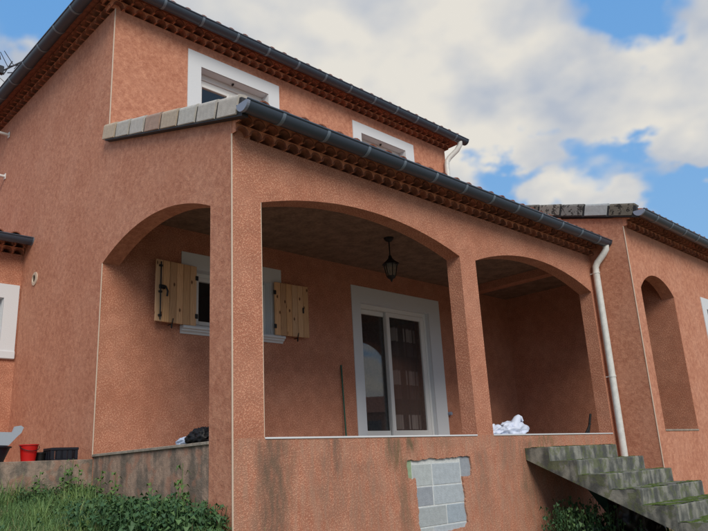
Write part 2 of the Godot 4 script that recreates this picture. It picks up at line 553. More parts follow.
# ------------------------------------------------------------------ sky
func make_sky() -> Sky:
	var W := 3072
	var H := 1536
	var data := PackedFloat32Array()
	data.resize(W * H * 3)
	var f1 := noise(5, 1.0, 6)
	var f2 := noise(8, 1.0, 4)
	# where the photograph shows open blue (-) and solid cloud (+): direction, radius, amount
	var marks := [
		[Vector3(0.26, 0.555, -0.79), 0.10, -1.4], [Vector3(0.34, 0.575, -0.745), 0.06, -0.4], [Vector3(0.165, 0.54, -0.83), 0.04, 0.6], [Vector3(0.285, 0.513, -0.81), 0.035, 0.9], [Vector3(0.225, 0.485, -0.845), 0.06, 1.0],
		[Vector3(0.45, 0.60, -0.66), 0.10, 0.7], [Vector3(0.52, 0.57, -0.63), 0.14, 0.8], [Vector3(0.62, 0.55, -0.56), 0.13, 0.8], [Vector3(0.70, 0.50, -0.50), 0.11, 0.6], [Vector3(0.738, 0.445, -0.507), 0.07, 0.6],
		[Vector3(0.70, 0.565, -0.44), 0.06, -0.15], [Vector3(0.725, 0.525, -0.445), 0.03, -0.35], [Vector3(0.775, 0.505, -0.38), 0.065, 0.75], [Vector3(0.80, 0.46, -0.385), 0.06, 0.5],
		[Vector3(0.78, 0.55, -0.295), 0.065, -1.0], [Vector3(0.815, 0.52, -0.26), 0.045, -0.6], [Vector3(0.836, 0.53, -0.17), 0.045, 0.7],
		[Vector3(0.85, 0.455, -0.265), 0.06, 0.9], [Vector3(0.835, 0.435, -0.335), 0.045, 0.7],
		[Vector3(0.83, 0.395, -0.40), 0.035, -0.55], [Vector3(0.865, 0.385, -0.325), 0.04, -0.75], [Vector3(0.90, 0.405, -0.20), 0.035, -0.6],
		[Vector3(0.895, 0.36, -0.265), 0.035, 0.75], [Vector3(0.785, 0.378, -0.495), 0.030, -1.0], [Vector3(0.81, 0.378, -0.45), 0.03, -0.7],
		[Vector3(0.835, 0.33, -0.44), 0.055, 0.9], [Vector3(0.875, 0.33, -0.36), 0.035, 0.7], [Vector3(0.90, 0.31, -0.31), 0.04, -0.5], [Vector3(0.925, 0.27, -0.28), 0.07, -1.1]]
	for mk in marks: mk[0] = mk[0].normalized()
	for y in H:
		var th := PI * (y + 0.5) / H
		var sy := cos(th)
		var sr := sin(th)
		for x in W:
			var k := (y * W + x) * 3
			if sy < -0.02:
				data[k] = 0.16; data[k + 1] = 0.15; data[k + 2] = 0.13
				continue
			var ph := TAU * (x + 0.5) / W
			var d := Vector3(sin(ph) * sr, sy, -cos(ph) * sr)
			var p := d / (maxf(sy, 0.0) + 0.32)
			var base := f1.get_noise_3d(p.x * 1.25 + 4.0, p.y * 1.25, p.z * 1.25)
			var det := f2.get_noise_3d(p.x * 4.2, p.y * 4.2 + 9.0, p.z * 4.2)
			var bias := 0.0
			var fine := f1.get_noise_3d(p.x * 9.0, p.y * 9.0, p.z * 9.0 + 3.0)
			var dw := d + Vector3(det, fine, base) * 0.05
			if d.x > 0.05 and d.z < 0.1:
				for mk in marks:
					var q: float = (dw - mk[0]).length_squared() / (mk[1] * mk[1])
					if q < 6.0: bias += mk[2] * exp(-q)
			var dens := 0.20 + base * 0.55 + det * 0.52 + fine * 0.22 + bias * 0.62
			var cover := ss(-0.08, 0.32, dens)
			var up := pow(clampf(1.0 - sy, 0, 1), 2.0)
			var blue := Vector3(0.064, 0.19, 0.415).lerp(Vector3(0.20, 0.335, 0.48), up)
			var lit := clampf(0.52 + 0.22 * (dens - 0.25) - 1.05 * det - 0.45 * fine + 0.55 * base, 0, 1)
			var cloud := Vector3(0.285, 0.31, 0.355).lerp(Vector3(0.48, 0.456, 0.41), lit)
			var c := blue.lerp(cloud, cover * 0.97)
			data[k] = c.x; data[k + 1] = c.y; data[k + 2] = c.z
	var im := Image.create_from_data(W, H, false, Image.FORMAT_RGBF, data.to_byte_array())
	var pm := PanoramaSkyMaterial.new()
	pm.panorama = ImageTexture.create_from_image(im)
	var s := Sky.new()
	s.sky_material = pm
	return s

# ------------------------------------------------------------------ house pieces
# a canal tile: half a pipe lying along +z, hollow side down
func canal(ri: float, ro: float, length: float, taper := 0.0, n := 8, plug := 0.0) -> ArrayMesh:
	var st := st_new()
	for k in n:
		var a := PI * k / n
		var b := PI * (k + 1) / n
		var ca := Vector3(cos(a), sin(a), 0)
		var cb := Vector3(cos(b), sin(b), 0)
		var z := Vector3(0, 0, length)
		var s := 1.0 - taper
		smooth_quad(st, [ca * ri * s, cb * ri * s, cb * ri + z, ca * ri + z], [-ca, -cb, -cb, -ca])
		smooth_quad(st, [ca * ro * s, cb * ro * s, cb * ro + z, ca * ro + z], [ca, cb, cb, ca])
		quad(st, ca * ri + z, cb * ri + z, cb * ro + z, ca * ro + z, Vector3.BACK)
	if plug > 0.0:
		for k in n:
			var a := PI * k / n
			var b := PI * (k + 1) / n
			tri(st, Vector3(0, 0, plug), Vector3(cos(a) * ri, sin(a) * ri, plug), Vector3(cos(b) * ri, sin(b) * ri, plug), Vector3.BACK)
	for sx in [-1.0, 1.0]:
		quad(st, Vector3(sx * ri, 0, 0), Vector3(sx * ro, 0, 0), Vector3(sx * ro, 0, length), Vector3(sx * ri, 0, length), Vector3.DOWN)
	return st.commit()

const PITCH := 0.152
const ROW := 0.088
# two courses of corbelled tiles under an eave; o = start on the wall face at the cornice foot
func cornice(o: Vector3, along: Vector3, out: Vector3, length: float, e0: float, e1: float) -> void:
	var c := Node3D.new()
	c.name = "cornice"
	house.add_child(c, true)
	var bs := Basis(along, Vector3.UP, out)
	for r in 2:
		var pr := 0.062 + 0.062 * r
		var y := r * ROW
		var s0 := -e0 * pr + 0.004 * (1.0 - e0)
		var s1 := length + e1 * pr - 0.004 * (1.0 - e1)
		var n := int(round((s1 - s0) / PITCH))
		var pitch := (s1 - s0) / n
		var ro := pitch * 0.5 - 0.004
		var ri := ro - 0.013
		var mesh := canal(ri, ro, pr + 0.14)
		var st := st_new()
		var P := func(u: float, v: float, w: float) -> Vector3: return o + along * u + Vector3.UP * (y + v) + out * w
		for k in n:
			var cx := s0 + pitch * (k + 0.5)
			var t := MeshInstance3D.new()
			t.name = "tile"
			t.mesh = mesh
			t.material_override = M.tile[rng.randi() % 4]
			t.basis = bs * Basis(Vector3.BACK, rng.randf_range(-0.015, 0.015)) * Basis(Vector3.UP, rng.randf_range(-0.015, 0.015))
			t.position = o + along * cx + Vector3.UP * (y + 0.002 + rng.randf_range(-0.003, 0.003)) + out * (-0.14 + rng.randf_range(-0.004, 0.006))
			c.add_child(t, true)
			var w := pr - 0.006
			for j in 8:
				var a := PI - PI * j / 8
				var b := PI - PI * (j + 1) / 8
				quad(st, P.call(cx + cos(a) * ro, sin(a) * ro, w), P.call(cx + cos(b) * ro, sin(b) * ro, w), P.call(cx + cos(b) * ro, ROW, w), P.call(cx + cos(a) * ro, ROW, w), out)
			for sx in [-1.0, 1.0]:
				var u0: float = cx + sx * ro
				var u1: float = cx + sx * pitch * 0.5
				quad(st, P.call(u0, 0, w), P.call(u1, 0, w), P.call(u1, ROW, w), P.call(u0, ROW, w), out)
				quad(st, P.call(u0, 0, w), P.call(u1, 0, w), P.call(u1, 0, -0.14), P.call(u0, 0, -0.14), Vector3.DOWN)
		quad(st, P.call(s0, ROW, -0.14), P.call(s1, ROW, -0.14), P.call(s1, ROW, pr - 0.006), P.call(s0, ROW, pr - 0.006), Vector3.UP)
		for e in [[s0, -1.0], [s1, 1.0]]:
			for q in [[0.0], [0.02]]:
				var u: float = e[0] - e[1] * q[0]
				quad(st, P.call(u, 0, -0.13), P.call(u, ROW, -0.13), P.call(u, ROW, pr - 0.006), P.call(u, 0, pr - 0.006), along * e[1])
		part("mortar_band", st, M.band, c)

# half-round gutter; o = middle of its channel at the start
func gutter(o: Vector3, along: Vector3, out: Vector3, length: float, spacing: float, first: float) -> void:
	var st := st_new()
	var R := 0.085
	var n := 14
	var P := func(a: float, r: float, u: float) -> Vector3: return o + along * u + out * (cos(a) * r) + Vector3.UP * (sin(a) * r)
	var N := func(a: float) -> Vector3: return out * cos(a) + Vector3.UP * sin(a)
	for k in n:
		var a := PI + PI * k / n
		var b := PI + PI * (k + 1) / n
		for q in [[R, 1.0], [R - 0.004, -1.0]]:
			var r: float = q[0]
			smooth_quad(st, [P.call(a, r, 0.0), P.call(b, r, 0.0), P.call(b, r, length), P.call(a, r, length)], [N.call(a) * q[1], N.call(b) * q[1], N.call(b) * q[1], N.call(a) * q[1]])
	tube(st, [o + out * R, o + out * R + along * length], 0.011, 8)
	tube(st, [o - out * R, o - out * R + along * length], 0.006, 6)
	var g := part("gutter", st, M.gutter, house)
	for u in [0.0, length]:
		var e := st_new()
		for k in n:
			var a := PI + PI * k / n
			var b := PI + PI * (k + 1) / n
			tri(e, P.call(PI * 1.5, 0.0, u), P.call(a, R + 0.004, u), P.call(b, R + 0.004, u), along * (-1.0 if u == 0.0 else 1.0))
			quad(e, P.call(a, R + 0.004, u), P.call(b, R + 0.004, u), P.call(b, R + 0.004, absf(u - 0.03)), P.call(a, R + 0.004, absf(u - 0.03)), N.call((a + b) / 2))
		part("end_cap", e, M.gutter_end if u == 0.0 else M.gutter, g)
	var u := first
	while u < length:
		var s := st_new()
		for k in n:
			var a := PI * 1.02 + PI * 0.98 * k / n
			var b := PI * 1.02 + PI * 0.98 * (k + 1) / n
			var r := R + 0.005
			smooth_quad(s, [P.call(a, r, u), P.call(b, r, u), P.call(b, r, u + 0.035), P.call(a, r, u + 0.035)], [N.call(a), N.call(b), N.call(b), N.call(a)])
			quad(s, P.call(a, R, u), P.call(b, R, u), P.call(b, r, u), P.call(a, r, u), -along)
			quad(s, P.call(a, R, u + 0.035), P.call(b, R, u + 0.035), P.call(b, r, u + 0.035), P.call(a, r, u + 0.035), along)
		part("bracket", s, M.strap, g)
		u += spacing * rng.randf_range(0.97, 1.03)

# the lowest course of roof tiles that shows over a gutter; o = start of the eave line
func eave_tiles(roof: Node3D, o: Vector3, along: Vector3, out: Vector3, length: float, slope: float) -> void:
	var pitch := 0.235
	var n := int(length / pitch)
	var mesh := canal(0.073, 0.088, 0.62, 0.1)
	var fall := atan(slope)
	var bs := Basis(along, Vector3.UP, out) * Basis(Vector3.RIGHT, fall)
	for k in n:
		var t := MeshInstance3D.new()
		t.name = "roof_tile"
		t.mesh = mesh
		t.material_override = M.roof_tile
		t.basis = bs * Basis(Vector3.UP, rng.randf_range(-0.02, 0.02))
		t.position = o + along * (pitch * (k + 0.5)) - out * (0.6 * cos(fall)) + Vector3.UP * (0.6 * sin(fall) - 0.045 + rng.randf_range(-0.004, 0.004))
		roof.add_child(t, true)

# verge tiles down a sloping roof edge on a wall that faces -x
func verge(roof: Node3D, x: float, z0: float, y0: float, slope: float, count: int, step: float, mats: Array, first: int) -> void:
	var st := st_new()
	var h := 0.185
	var L := step - 0.042
	# lip over the roof and skirt down the wall, drawn in the tile's own axes (z down the slope)
	prism(st, PackedVector2Array([Vector2(-0.036, -0.03), Vector2(-0.032, -h + 0.006), Vector2(-0.026, -h), Vector2(-0.012, -h), Vector2(-0.014, -0.03), Vector2(0.16, -0.012), Vector2(0.16, 0.006), Vector2(0.03, 0.014), Vector2(-0.008, 0.010), Vector2(-0.024, 0.0), Vector2(-0.033, -0.014)]), Vector3.ZERO, Vector3.RIGHT, Vector3.UP, Vector3.BACK, 0.0, L)
	var mesh := st.commit()
	var fall := atan(slope)
	for k in count:
		var t := MeshInstance3D.new()
		t.name = "verge_tile"
		t.mesh = mesh
		t.material_override = mats[(k + first) % mats.size()]
		t.basis = Basis(Vector3.RIGHT, fall - 0.018 + rng.randf_range(-0.008, 0.008)) * Basis(Vector3.UP, -0.02 + rng.randf_range(-0.006, 0.006))
		var dz := step * cos(fall) * k
		t.position = Vector3(x, y0 - slope * dz, z0 + dz)
		roof.add_child(t, true)
	# dark strip added behind and below the tiles to draw their dark lines
	var fl := st_new()
	var run := step * cos(fall) * count - 0.01
	prism(fl, PackedVector2Array([Vector2(z0, y0 - 0.02), Vector2(z0, y0 - h - 0.022), Vector2(z0 + run, y0 - slope * run - h - 0.022), Vector2(z0 + run, y0 - slope * run - 0.02)]), Vector3.ZERO, Vector3.BACK, Vector3.UP, Vector3.RIGHT, x - 0.022, x + 0.044)
	part("dark_strip", fl, M.dark_strip, roof)

func downpipe(path: Array, r: float, collars: Array) -> void:
	var st := st_new()
	tube(st, path, r, 16)
	var p := part("downpipe", st, M.pvc, house)
	for c in collars:
		var s := st_new()
		tube(s, [c - Vector3(0, 0.012, 0), c + Vector3(0, 0.012, 0)], r + 0.006, 16)
		box(s, c + Vector3(-0.008, -0.008, -r - 0.07), c + Vector3(0.008, 0.008, -r))
		part("collar", s, M.pvc, p)

# white rendered frame round an opening on a wall facing +z at z; hole = [x0, y0, x1, y1]; bands left, right, top
func surround(parent: Node3D, z: float, hole: Array, l: float, r: float, t: float, proud := 0.012) -> void:
	var st := st_new()
	var x0: float = hole[0]; var y0: float = hole[1]; var x1: float = hole[2]; var y1: float = hole[3]
	var poly := PackedVector2Array([Vector2(x0 - l, y0), Vector2(x0, y0), Vector2(x0, y1), Vector2(x1, y1), Vector2(x1, y0), Vector2(x1 + r, y0), Vector2(x1 + r, y1 + t), Vector2(x0 - l, y1 + t)])
	prism(st, poly, Vector3.ZERO, Vector3.RIGHT, Vector3.UP, Vector3.BACK, z - 0.002, z + proud)
	# painted reveals
	box(st, Vector3(x0 - 0.002, y0, z - 0.2), Vector3(x0 + 0.006, y1 - 0.006, z - 0.003))
	box(st, Vector3(x1 - 0.006, y0, z - 0.2), Vector3(x1 + 0.002, y1 - 0.006, z - 0.003))
	box(st, Vector3(x0 - 0.002, y1 - 0.006, z - 0.2), Vector3(x1 + 0.002, y1 + 0.002, z - 0.003))
	part("surround", st, M.surround, parent)

func casement(parent: Node3D, z: float, hole: Array, frame := 0.055, stile := 0.05, leaves := 2) -> void:
	var x0: float = hole[0]; var y0: float = hole[1]; var x1: float = hole[2]; var y1: float = hole[3]
	var st := st_new()
	box(st, Vector3(x0, y0, z - 0.03), Vector3(x0 + frame, y1, z + 0.03), 0.004)
	box(st, Vector3(x1 - frame, y0, z - 0.03), Vector3(x1, y1, z + 0.03), 0.004)
	box(st, Vector3(x0 + frame, y1 - frame, z - 0.03), Vector3(x1 - frame, y1, z + 0.03), 0.004)
	box(st, Vector3(x0 + frame, y0, z - 0.03), Vector3(x1 - frame, y0 + frame, z + 0.03), 0.004)
	part("frame", st, M.white, parent)
	var w := (x1 - x0 - 2 * frame) / leaves
	for k in leaves:
		var a := x0 + frame + w * k + 0.002
		var b := a + w - 0.004
		var s := st_new()
		box(s, Vector3(a, y0 + frame + 0.002, z - 0.015), Vector3(a + stile, y1 - frame - 0.002, z + 0.04), 0.004)
		box(s, Vector3(b - stile, y0 + frame + 0.002, z - 0.015), Vector3(b, y1 - frame - 0.002, z + 0.04), 0.004)
		box(s, Vector3(a + stile, y1 - frame - 0.002 - stile, z - 0.015), Vector3(b - stile, y1 - frame - 0.002, z + 0.038), 0.004)
		box(s, Vector3(a + stile, y0 + frame + 0.002, z - 0.015), Vector3(b - stile, y0 + frame + 0.002 + stile, z + 0.038), 0.004)
		part("sash", s, M.white, parent)
		var g := st_new()
		quad(g, Vector3(a + stile - 0.004, y0 + frame + stile - 0.004, z + 0.012), Vector3(b - stile + 0.004, y0 + frame + stile - 0.004, z + 0.012), Vector3(b - stile + 0.004, y1 - frame - stile + 0.004, z + 0.012), Vector3(a + stile - 0.004, y1 - frame - stile + 0.004, z + 0.012), Vector3.BACK)
		part("pane", g, M.glass, parent)

func sub(called: String, label := "") -> Node3D:
	var o := Node3D.new()
	o.name = called
	house.add_child(o, true)
	if label: o.set_meta("label", label)
	return o

func bead(a: Vector3, b: Vector3, w := 0.014) -> void:
	var st := st_new()
	box(st, Vector3(minf(a.x, b.x) - w / 2, minf(a.y, b.y), minf(a.z, b.z) - w / 2), Vector3(maxf(a.x, b.x) + w / 2, maxf(a.y, b.y), maxf(a.z, b.z) + w / 2), 0.004)
	part("corner_bead", st, M.bead, house)

func shutter(hinge: Vector3, width: float, height: float, swing: float, side: float, label: String) -> void:
	# boards run up; swing opens it away from the wall, side -1 = lies to the left of the window
	var sh := sub("shutter", label)
	sh.position = hinge
	sh.rotation.y = swing
	var n := 6
	var w := width / n
	for k in n:
		var st := st_new()
		var x := side * w * (k + 0.5)
		box(st, Vector3(x - w / 2 + 0.002, 0, 0), Vector3(x + w / 2 - 0.002, height, 0.026), 0.004)
		var p := part("plank", st, M.pine[(k + (2 if side > 0 else 0)) % 6], sh)
		p.rotation.z = rng.randf_range(-0.002, 0.002)
	for y in [0.16, 0.80]:
		var st := st_new()
		box(st, Vector3(minf(0, side * width) + 0.02, height * y - 0.04, -0.022), Vector3(maxf(0, side * width) - 0.02, height * y + 0.04, -0.001), 0.004)
		part("batten", st, M.pine[3], sh)
		var h := st_new()
		box(h, Vector3(-0.022, height * y - 0.03, 0.02), Vector3(0.022, height * y + 0.03, 0.034), 0.004)
		part("hinge", h, M.iron, sh)
	if side < 0:
		# espagnolette rod with its handle, and the keeper below
		var r := st_new()
		var x := side * width * 0.90
		tube(r, [Vector3(x, 0.02, 0.04), Vector3(x, height - 0.03, 0.04)], 0.008, 8)
		for y in [0.07, 0.36, height - 0.08]:
			box(r, Vector3(x - 0.025, y - 0.012, 0.026), Vector3(x + 0.018, y + 0.012, 0.05), 0.003)
		part("bolt_rod", r, M.iron, sh)
		var hd := st_new()
		tube(hd, [Vector3(x, height * 0.55, 0.055), Vector3(x + 0.05, height * 0.555, 0.07), Vector3(x + 0.075, height * 0.48, 0.075), Vector3(x + 0.07, height * 0.40, 0.07)], 0.013, 8)
		box(hd, Vector3(x - 0.02, height * 0.52, 0.03), Vector3(x + 0.06, height * 0.585, 0.05), 0.004)
		part("handle", hd, M.iron, sh)
	else:
		var hd := st_new()
		box(hd, Vector3(width * 0.80, height * 0.46, 0.026), Vector3(width * 0.84, height * 0.57, 0.045), 0.006)
		part("handle", hd, M.iron, sh)
	var kp := st_new()
	var kx := side * width * 0.62
	tube(kp, [Vector3(kx, -0.02, -0.04), Vector3(kx, -0.02, 0.045), Vector3(kx + 0.012, 0.05, 0.05)], 0.007, 8)
	tube(kp, [Vector3(kx, -0.02, 0.04), Vector3(kx - 0.01, -0.07, 0.05)], 0.010, 8)
	part("holdback", kp, M.iron, sh)

# break a line of points into short uneven runs, ends kept
func ragged(p: PackedVector2Array) -> PackedVector2Array:
	var out := PackedVector2Array()
	for k in p.size() - 1:
		var n := maxi(1, int((p[k + 1] - p[k]).length() / 0.022))
		for j in n:
			var q := p[k].lerp(p[k + 1], float(j) / n)
			if k + j > 0: q += Vector2(rng.randf_range(-0.006, 0.006), rng.randf_range(-0.006, 0.006))
			out.append(q)
	out.append(p[p.size() - 1])
	return out

func build_house() -> void:
	house = thing("house", "two-storey terracotta rendered house with arched porch and tiled cornices", "house")
	# --- walls
	var dr := [4.18, 0.0, 5.83, 2.2]
	var wn := [1.223, 1.5, 2.42, 2.25]
	var u1 := [1.276, 4.2, 2.449, 5.22]
	var u2 := [4.43, 4.2, 5.56, 5.20]
	var st := st_new()
	holed_wall(st, Vector3(0, 0, -D), Vector3.RIGHT, Vector3.UP, Vector3.BACK, 0.0015, BAY + 0.2, -1.2, CEIL + 0.1, -0.25, 0.0, [dr, wn])
	meta(part("wall", st, M.inner, house), "orange back wall of the porch")
	st = st_new()
	holed_wall(st, Vector3(0, 0, -D), Vector3.RIGHT, Vector3.UP, Vector3.BACK, 0.0015, HW, CEIL + 0.1, UP, -0.25, 0.0, [u1, u2])
	box(st, Vector3(0.15, UP, -D - 0.25), Vector3(HW, UP + 0.19, -D - 0.145))
	part("wall", st, M.fine, house)
	# left side of the house and of the porch in one plane
	st = st_new()
	box(st, Vector3(0, -1.2, -12), Vector3(0.25, UP, -D - 0.002))
	box(st, Vector3(0.145, UP, -12), Vector3(0.25, UP + 0.19, -D - 0.145))
	part("wall", st, M.fine, house)
	st = st_new()
	box(st, Vector3(HW - 0.25, CEIL + 0.1, -12), Vector3(HW - 0.001, UP + 0.22, -D - 0.251))
	box(st, Vector3(0.25, -1.2, -12), Vector3(HW - 0.25, UP + 0.22, -11.75))
	box(st, Vector3(HW, -1.2, -8), Vector3(HW + 0.25, CEIL, -D - 0.251))
	part("wall", st, M.fine, house)
	var pl := PackedVector2Array([Vector2(-0.0015, 0), Vector2(-0.0015, 2.93), Vector2(-D - 0.0019, 3.74), Vector2(-D - 0.0019, HS)])
	var ar := arc_pts(-D - 0.0019, -B1, HS, 0.255)
	ar.pop_front()
	pl.append_array(PackedVector2Array(ar))
	pl.append(Vector2(-B1, 0))
	st = st_new()
	prism(st, pl, Vector3.ZERO, Vector3.BACK, Vector3.UP, Vector3.RIGHT, 0.0, T)
	meta(part("wall", st, M.fine, house), "porch side wall with a wide arch")
	pl = PackedVector2Array([Vector2(0.0015, 0), Vector2(A1, 0)])
	pl.append_array(PackedVector2Array(arc_pts(A1, A2, HS, 0.24)))
	pl.append_array(PackedVector2Array([Vector2(A2, 0), Vector2(A3, 0)]))
	pl.append_array(PackedVector2Array(arc_pts(A3, A4, HS, 0.265)))
	pl.append_array(PackedVector2Array([Vector2(A4, 0), Vector2(A5, 0), Vector2(A5, PT), Vector2(0.0015, PT)]))
	st = st_new()
	prism(st, pl, Vector3.ZERO, Vector3.RIGHT, Vector3.UP, Vector3.BACK, -T, 0.0)
	box(st, Vector3(0.01, PT, -T), Vector3(A5, 2.93, -0.145))
	meta(part("wall", st, M.coarse, house), "porch front wall with two wide arches")
	# foundation: core of blocks under a skin of render, with a patch where the skin is missing
	st = st_new()
	box(st, Vector3(0.02, -2.4, -D + 0.01), Vector3(A5, -0.012, -0.0255))
	part("foundation", st, M.mortar, house)
	var edge := PackedVector2Array([Vector2(2.62, -0.236), Vector2(2.45, -0.228), Vector2(2.28, -0.242), Vector2(2.10, -0.236), Vector2(2.094, -0.30), Vector2(2.104, -0.41), Vector2(2.16, -0.425), Vector2(2.215, -0.42), Vector2(2.222, -0.5), Vector2(2.212, -0.6), Vector2(2.226, -0.72), Vector2(2.215, -0.85), Vector2(2.232, -0.93), Vector2(2.30, -0.96), Vector2(2.45, -0.945), Vector2(2.62, -0.97)])
	edge = ragged(edge)
	var sl := PackedVector2Array([Vector2(0.0015, 0.0), Vector2(0.0015, -2.4), Vector2(2.62, -2.4)])
	for k in range(edge.size() - 1, -1, -1): sl.append(edge[k])
	sl.append(Vector2(2.62, 0))
	st = st_new()
	prism(st, sl, Vector3.ZERO, Vector3.RIGHT, Vector3.UP, Vector3.BACK, -0.029, 0.0)
	var edge2 := PackedVector2Array([Vector2(2.62, -0.236), Vector2(2.80, -0.232), Vector2(3.0, -0.226), Vector2(3.15, -0.224), Vector2(3.165, -0.32), Vector2(3.158, -0.435), Vector2(3.08, -0.44), Vector2(2.99, -0.432), Vector2(2.995, -0.52), Vector2(3.008, -0.63), Vector2(3.0, -0.75), Vector2(3.018, -0.9), Vector2(2.96, -0.95), Vector2(2.8, -0.955), Vector2(2.62, -0.97)])
	edge2 = ragged(edge2)
	var sr := PackedVector2Array([Vector2(2.62, 0.0)])
	sr.append_array(edge2)
	sr.append_array(PackedVector2Array([Vector2(2.62, -2.4), Vector2(A5, -2.4), Vector2(A5, 0)]))
	prism(st, sr, Vector3.ZERO, Vector3.RIGHT, Vector3.UP, Vector3.BACK, -0.029, 0.0)
	meta(part("render_skin", st, M.stained, house), "stained low front wall under the porch")
	# side of the base: bare cement, a little behind the pillar's face
	st = st_new()
	box(st, Vector3(0.012, -2.4, -D + 0.004), Vector3(0.05, -0.03, -B1))
	meta(part("base_wall", st, M.cement, house), "bare grey cement wall under the side arch")
	st = st_new()
	box(st, Vector3(0.0, -2.4, -B1), Vector3(0.05, -0.0005, -0.0015))
	part("wall", st, M.fine, house)
	# blocks seen in the patch
	for b in [[2.19, 2.498, -0.498, -0.285, 0], [2.512, 2.978, -0.498, -0.285, 3], [2.991, 3.20, -0.48, -0.20, 1], [2.06, 2.183, -0.45, -0.20, 4], [2.19, 2.492, -0.694, -0.510, 1], [2.506, 3.06, -0.694, -0.510, 3], [2.19, 2.686, -0.891, -0.707, 2], [2.700, 3.06, -0.891, -0.707, 5], [2.19, 2.46, -1.05, -0.902, 0], [2.468, 3.06, -1.05, -0.902, 3]]:
		st = st_new()
		box(st, Vector3(b[0], b[2], -0.09), Vector3(b[1], b[3], -0.0195 - rng.randf() * 0.003), 0.004)
		part("block", st, M.block[b[4]], house)
	# porch floor, its pale edge, the bay behind the right wing
	st = st_new()
	box(st, Vector3(T * 0.3, -0.16, -D), Vector3(BAY, -0.011, -0.031))
	box(st, Vector3(A5 + 0.2, -0.16, -0.031), Vector3(BAY, -0.011, WZ - 0.2))
	part("porch_floor", st, M.floor_tiles, house)
	for e in [[A1 + 0.002, A2 - 0.002], [A3 + 0.002, A4 - 0.002]]:
		st = st_new()
		box(st, Vector3(e[0], -0.0105, -T - 0.1), Vector3(e[1], 0.006, 0.010), 0.003)
		part("coping", st, M.coping, house)
	st = st_new()
	box(st, Vector3(-0.008, -0.0295, -D + 0.003), Vector3(T + 0.05, -0.002, -B1 - 0.002), 0.004)
	part("coping", st, M.concrete, house)
	# ceiling, beam, bay walls
	st = st_new()
	box(st, Vector3(T, CEIL, -D), Vector3(BAY + 0.1, CEIL + 0.09, -T))
	box(st, Vector3(A5 + 0.2, CEIL, -T), Vector3(BAY + 0.1, CEIL + 0.09, WZ - 0.2))
	part("porch_ceiling", st, M.ceiling, house)
	st = st_new()
	box(st, Vector3(A5 + 0.001, 2.63, -D), Vector3(A5 + 0.2, CEIL, -T))
	part("beam", st, M.inner, house)
	st = st_new()
	box(st, Vector3(BAY, 0.013, -D), Vector3(BAY + 0.2, 2.131, WZ - 0.004))
	box(st, Vector3(BAY, 2.131, -D), Vector3(BAY + 0.2, CEIL + 0.09, WZ - 0.2))
	part("wall", st, M.inner, house)
	# right wing: side wall and front wall with its arch and window
	st = st_new()
	prism(st, PackedVector2Array([Vector2(0.0005, -2.4), Vector2(WZ - 0.0015, -2.4), Vector2(WZ - 0.0015, 3.20), Vector2(-D - 3.0, 4.96), Vector2(-D - 3.0, CEIL + 0.001), Vector2(0.0005, CEIL + 0.001)]), Vector3.ZERO, Vector3.BACK, Vector3.UP, Vector3.RIGHT, A5, A5 + 0.2)
	meta(part("wall", st, M.fine, house), "side wall of the right wing")
	var w0 := 7.06
	var w1 := 8.318
	st = st_new()
	pl = PackedVector2Array([Vector2(A5 + 0.0015, 0.0), Vector2(w0, 0.0)])
	pl.append_array(PackedVector2Array(arc_pts(w0, w1, 2.13, 0.275, 20)))
	pl.append_array(PackedVector2Array([Vector2(w1, 0), Vector2(9.72, 0), Vector2(9.72, 2.1), Vector2(10.9, 2.1), Vector2(10.9, 0), Vector2(15, 0), Vector2(15, WT), Vector2(A5 + 0.0015, WT)]))
	prism(st, pl, Vector3.ZERO, Vector3.RIGHT, Vector3.UP, Vector3.BACK, WZ - 0.2, WZ)
	box(st, Vector3(A5 + 0.01, WT, WZ - 0.2), Vector3(15, 3.25, WZ - 0.145))
	box(st, Vector3(A5 + 0.0015, -2.4, WZ - 0.2), Vector3(9.72, 0, WZ))
	box(st, Vector3(9.72, -2.4, WZ - 0.2), Vector3(10.9, 1.0, WZ))
	box(st, Vector3(10.9, -2.4, WZ - 0.2), Vector3(15, 0, WZ))
	meta(part("wall", st, M.wing, house), "pinker front wall of the right wing with a narrow arch")
	st = st_new()
	box(st, Vector3(w0 + 0.005, -0.012, WZ - 0.2), Vector3(w1 - 0.005, 0.012, WZ + 0.012), 0.004)
	part("coping", st, M.concrete, house)
	st = st_new()
	box(st, Vector3(14.8, -2.4, -8), Vector3(15, 3.2, WZ - 0.201))
	box(st, Vector3(BAY + 0.2, -2.4, -8.2), Vector3(15, 4.6, -8))
	part("wall", st, M.wing, house)
	var ww := sub("window")
	surround(ww, WZ, [9.72, 1.0, 10.9, 2.1], 0.2, 0.2, 0.2)
	casement(ww, WZ - 0.15, [9.73, 1.0, 10.89, 2.09])
	# rooms behind the glass
	st = st_new()
	box(st, Vector3(0.25, -0.05, -11.75), Vector3(HW, -0.002, -D - 0.25))
	box(st, Vector3(0.25, CEIL + 0.05, -11.75), Vector3(HW - 0.25, CEIL + 0.3, -D - 0.251))
	part("floor_slab", st, M.dark_floor, house)
	st = st_new()
	box(st, Vector3(0.26, 0, -6.6), Vector3(HW - 0.01, CEIL + 0.04, -6.5))
	box(st, Vector3(3.3, 0, -6.5), Vector3(3.4, CEIL + 0.04, -D - 0.26))
	box(st, Vector3(0.26, CEIL + 0.31, -6.1), Vector3(HW - 0.26, UP + 0.2, -6.0))
	box(st, Vector3(0.26, UP + 0.1, -11.7), Vector3(HW - 0.26, UP + 0.2, -D - 0.26))
	part("partition", st, M.room, house)
	# left annex, set back
	var AZ := -5.25
	st = st_new()
	holed_wall(st, Vector3(0, 0, AZ), Vector3.RIGHT, Vector3.UP, Vector3.BACK, -6.0, -0.001, -0.5, 2.905, -0.25, 0.0, [[-1.45, 1.5, -0.22, 2.24]])
	meta(part("wall", st, M.inner, house), "front wall of the left annex")
	st = st_new()
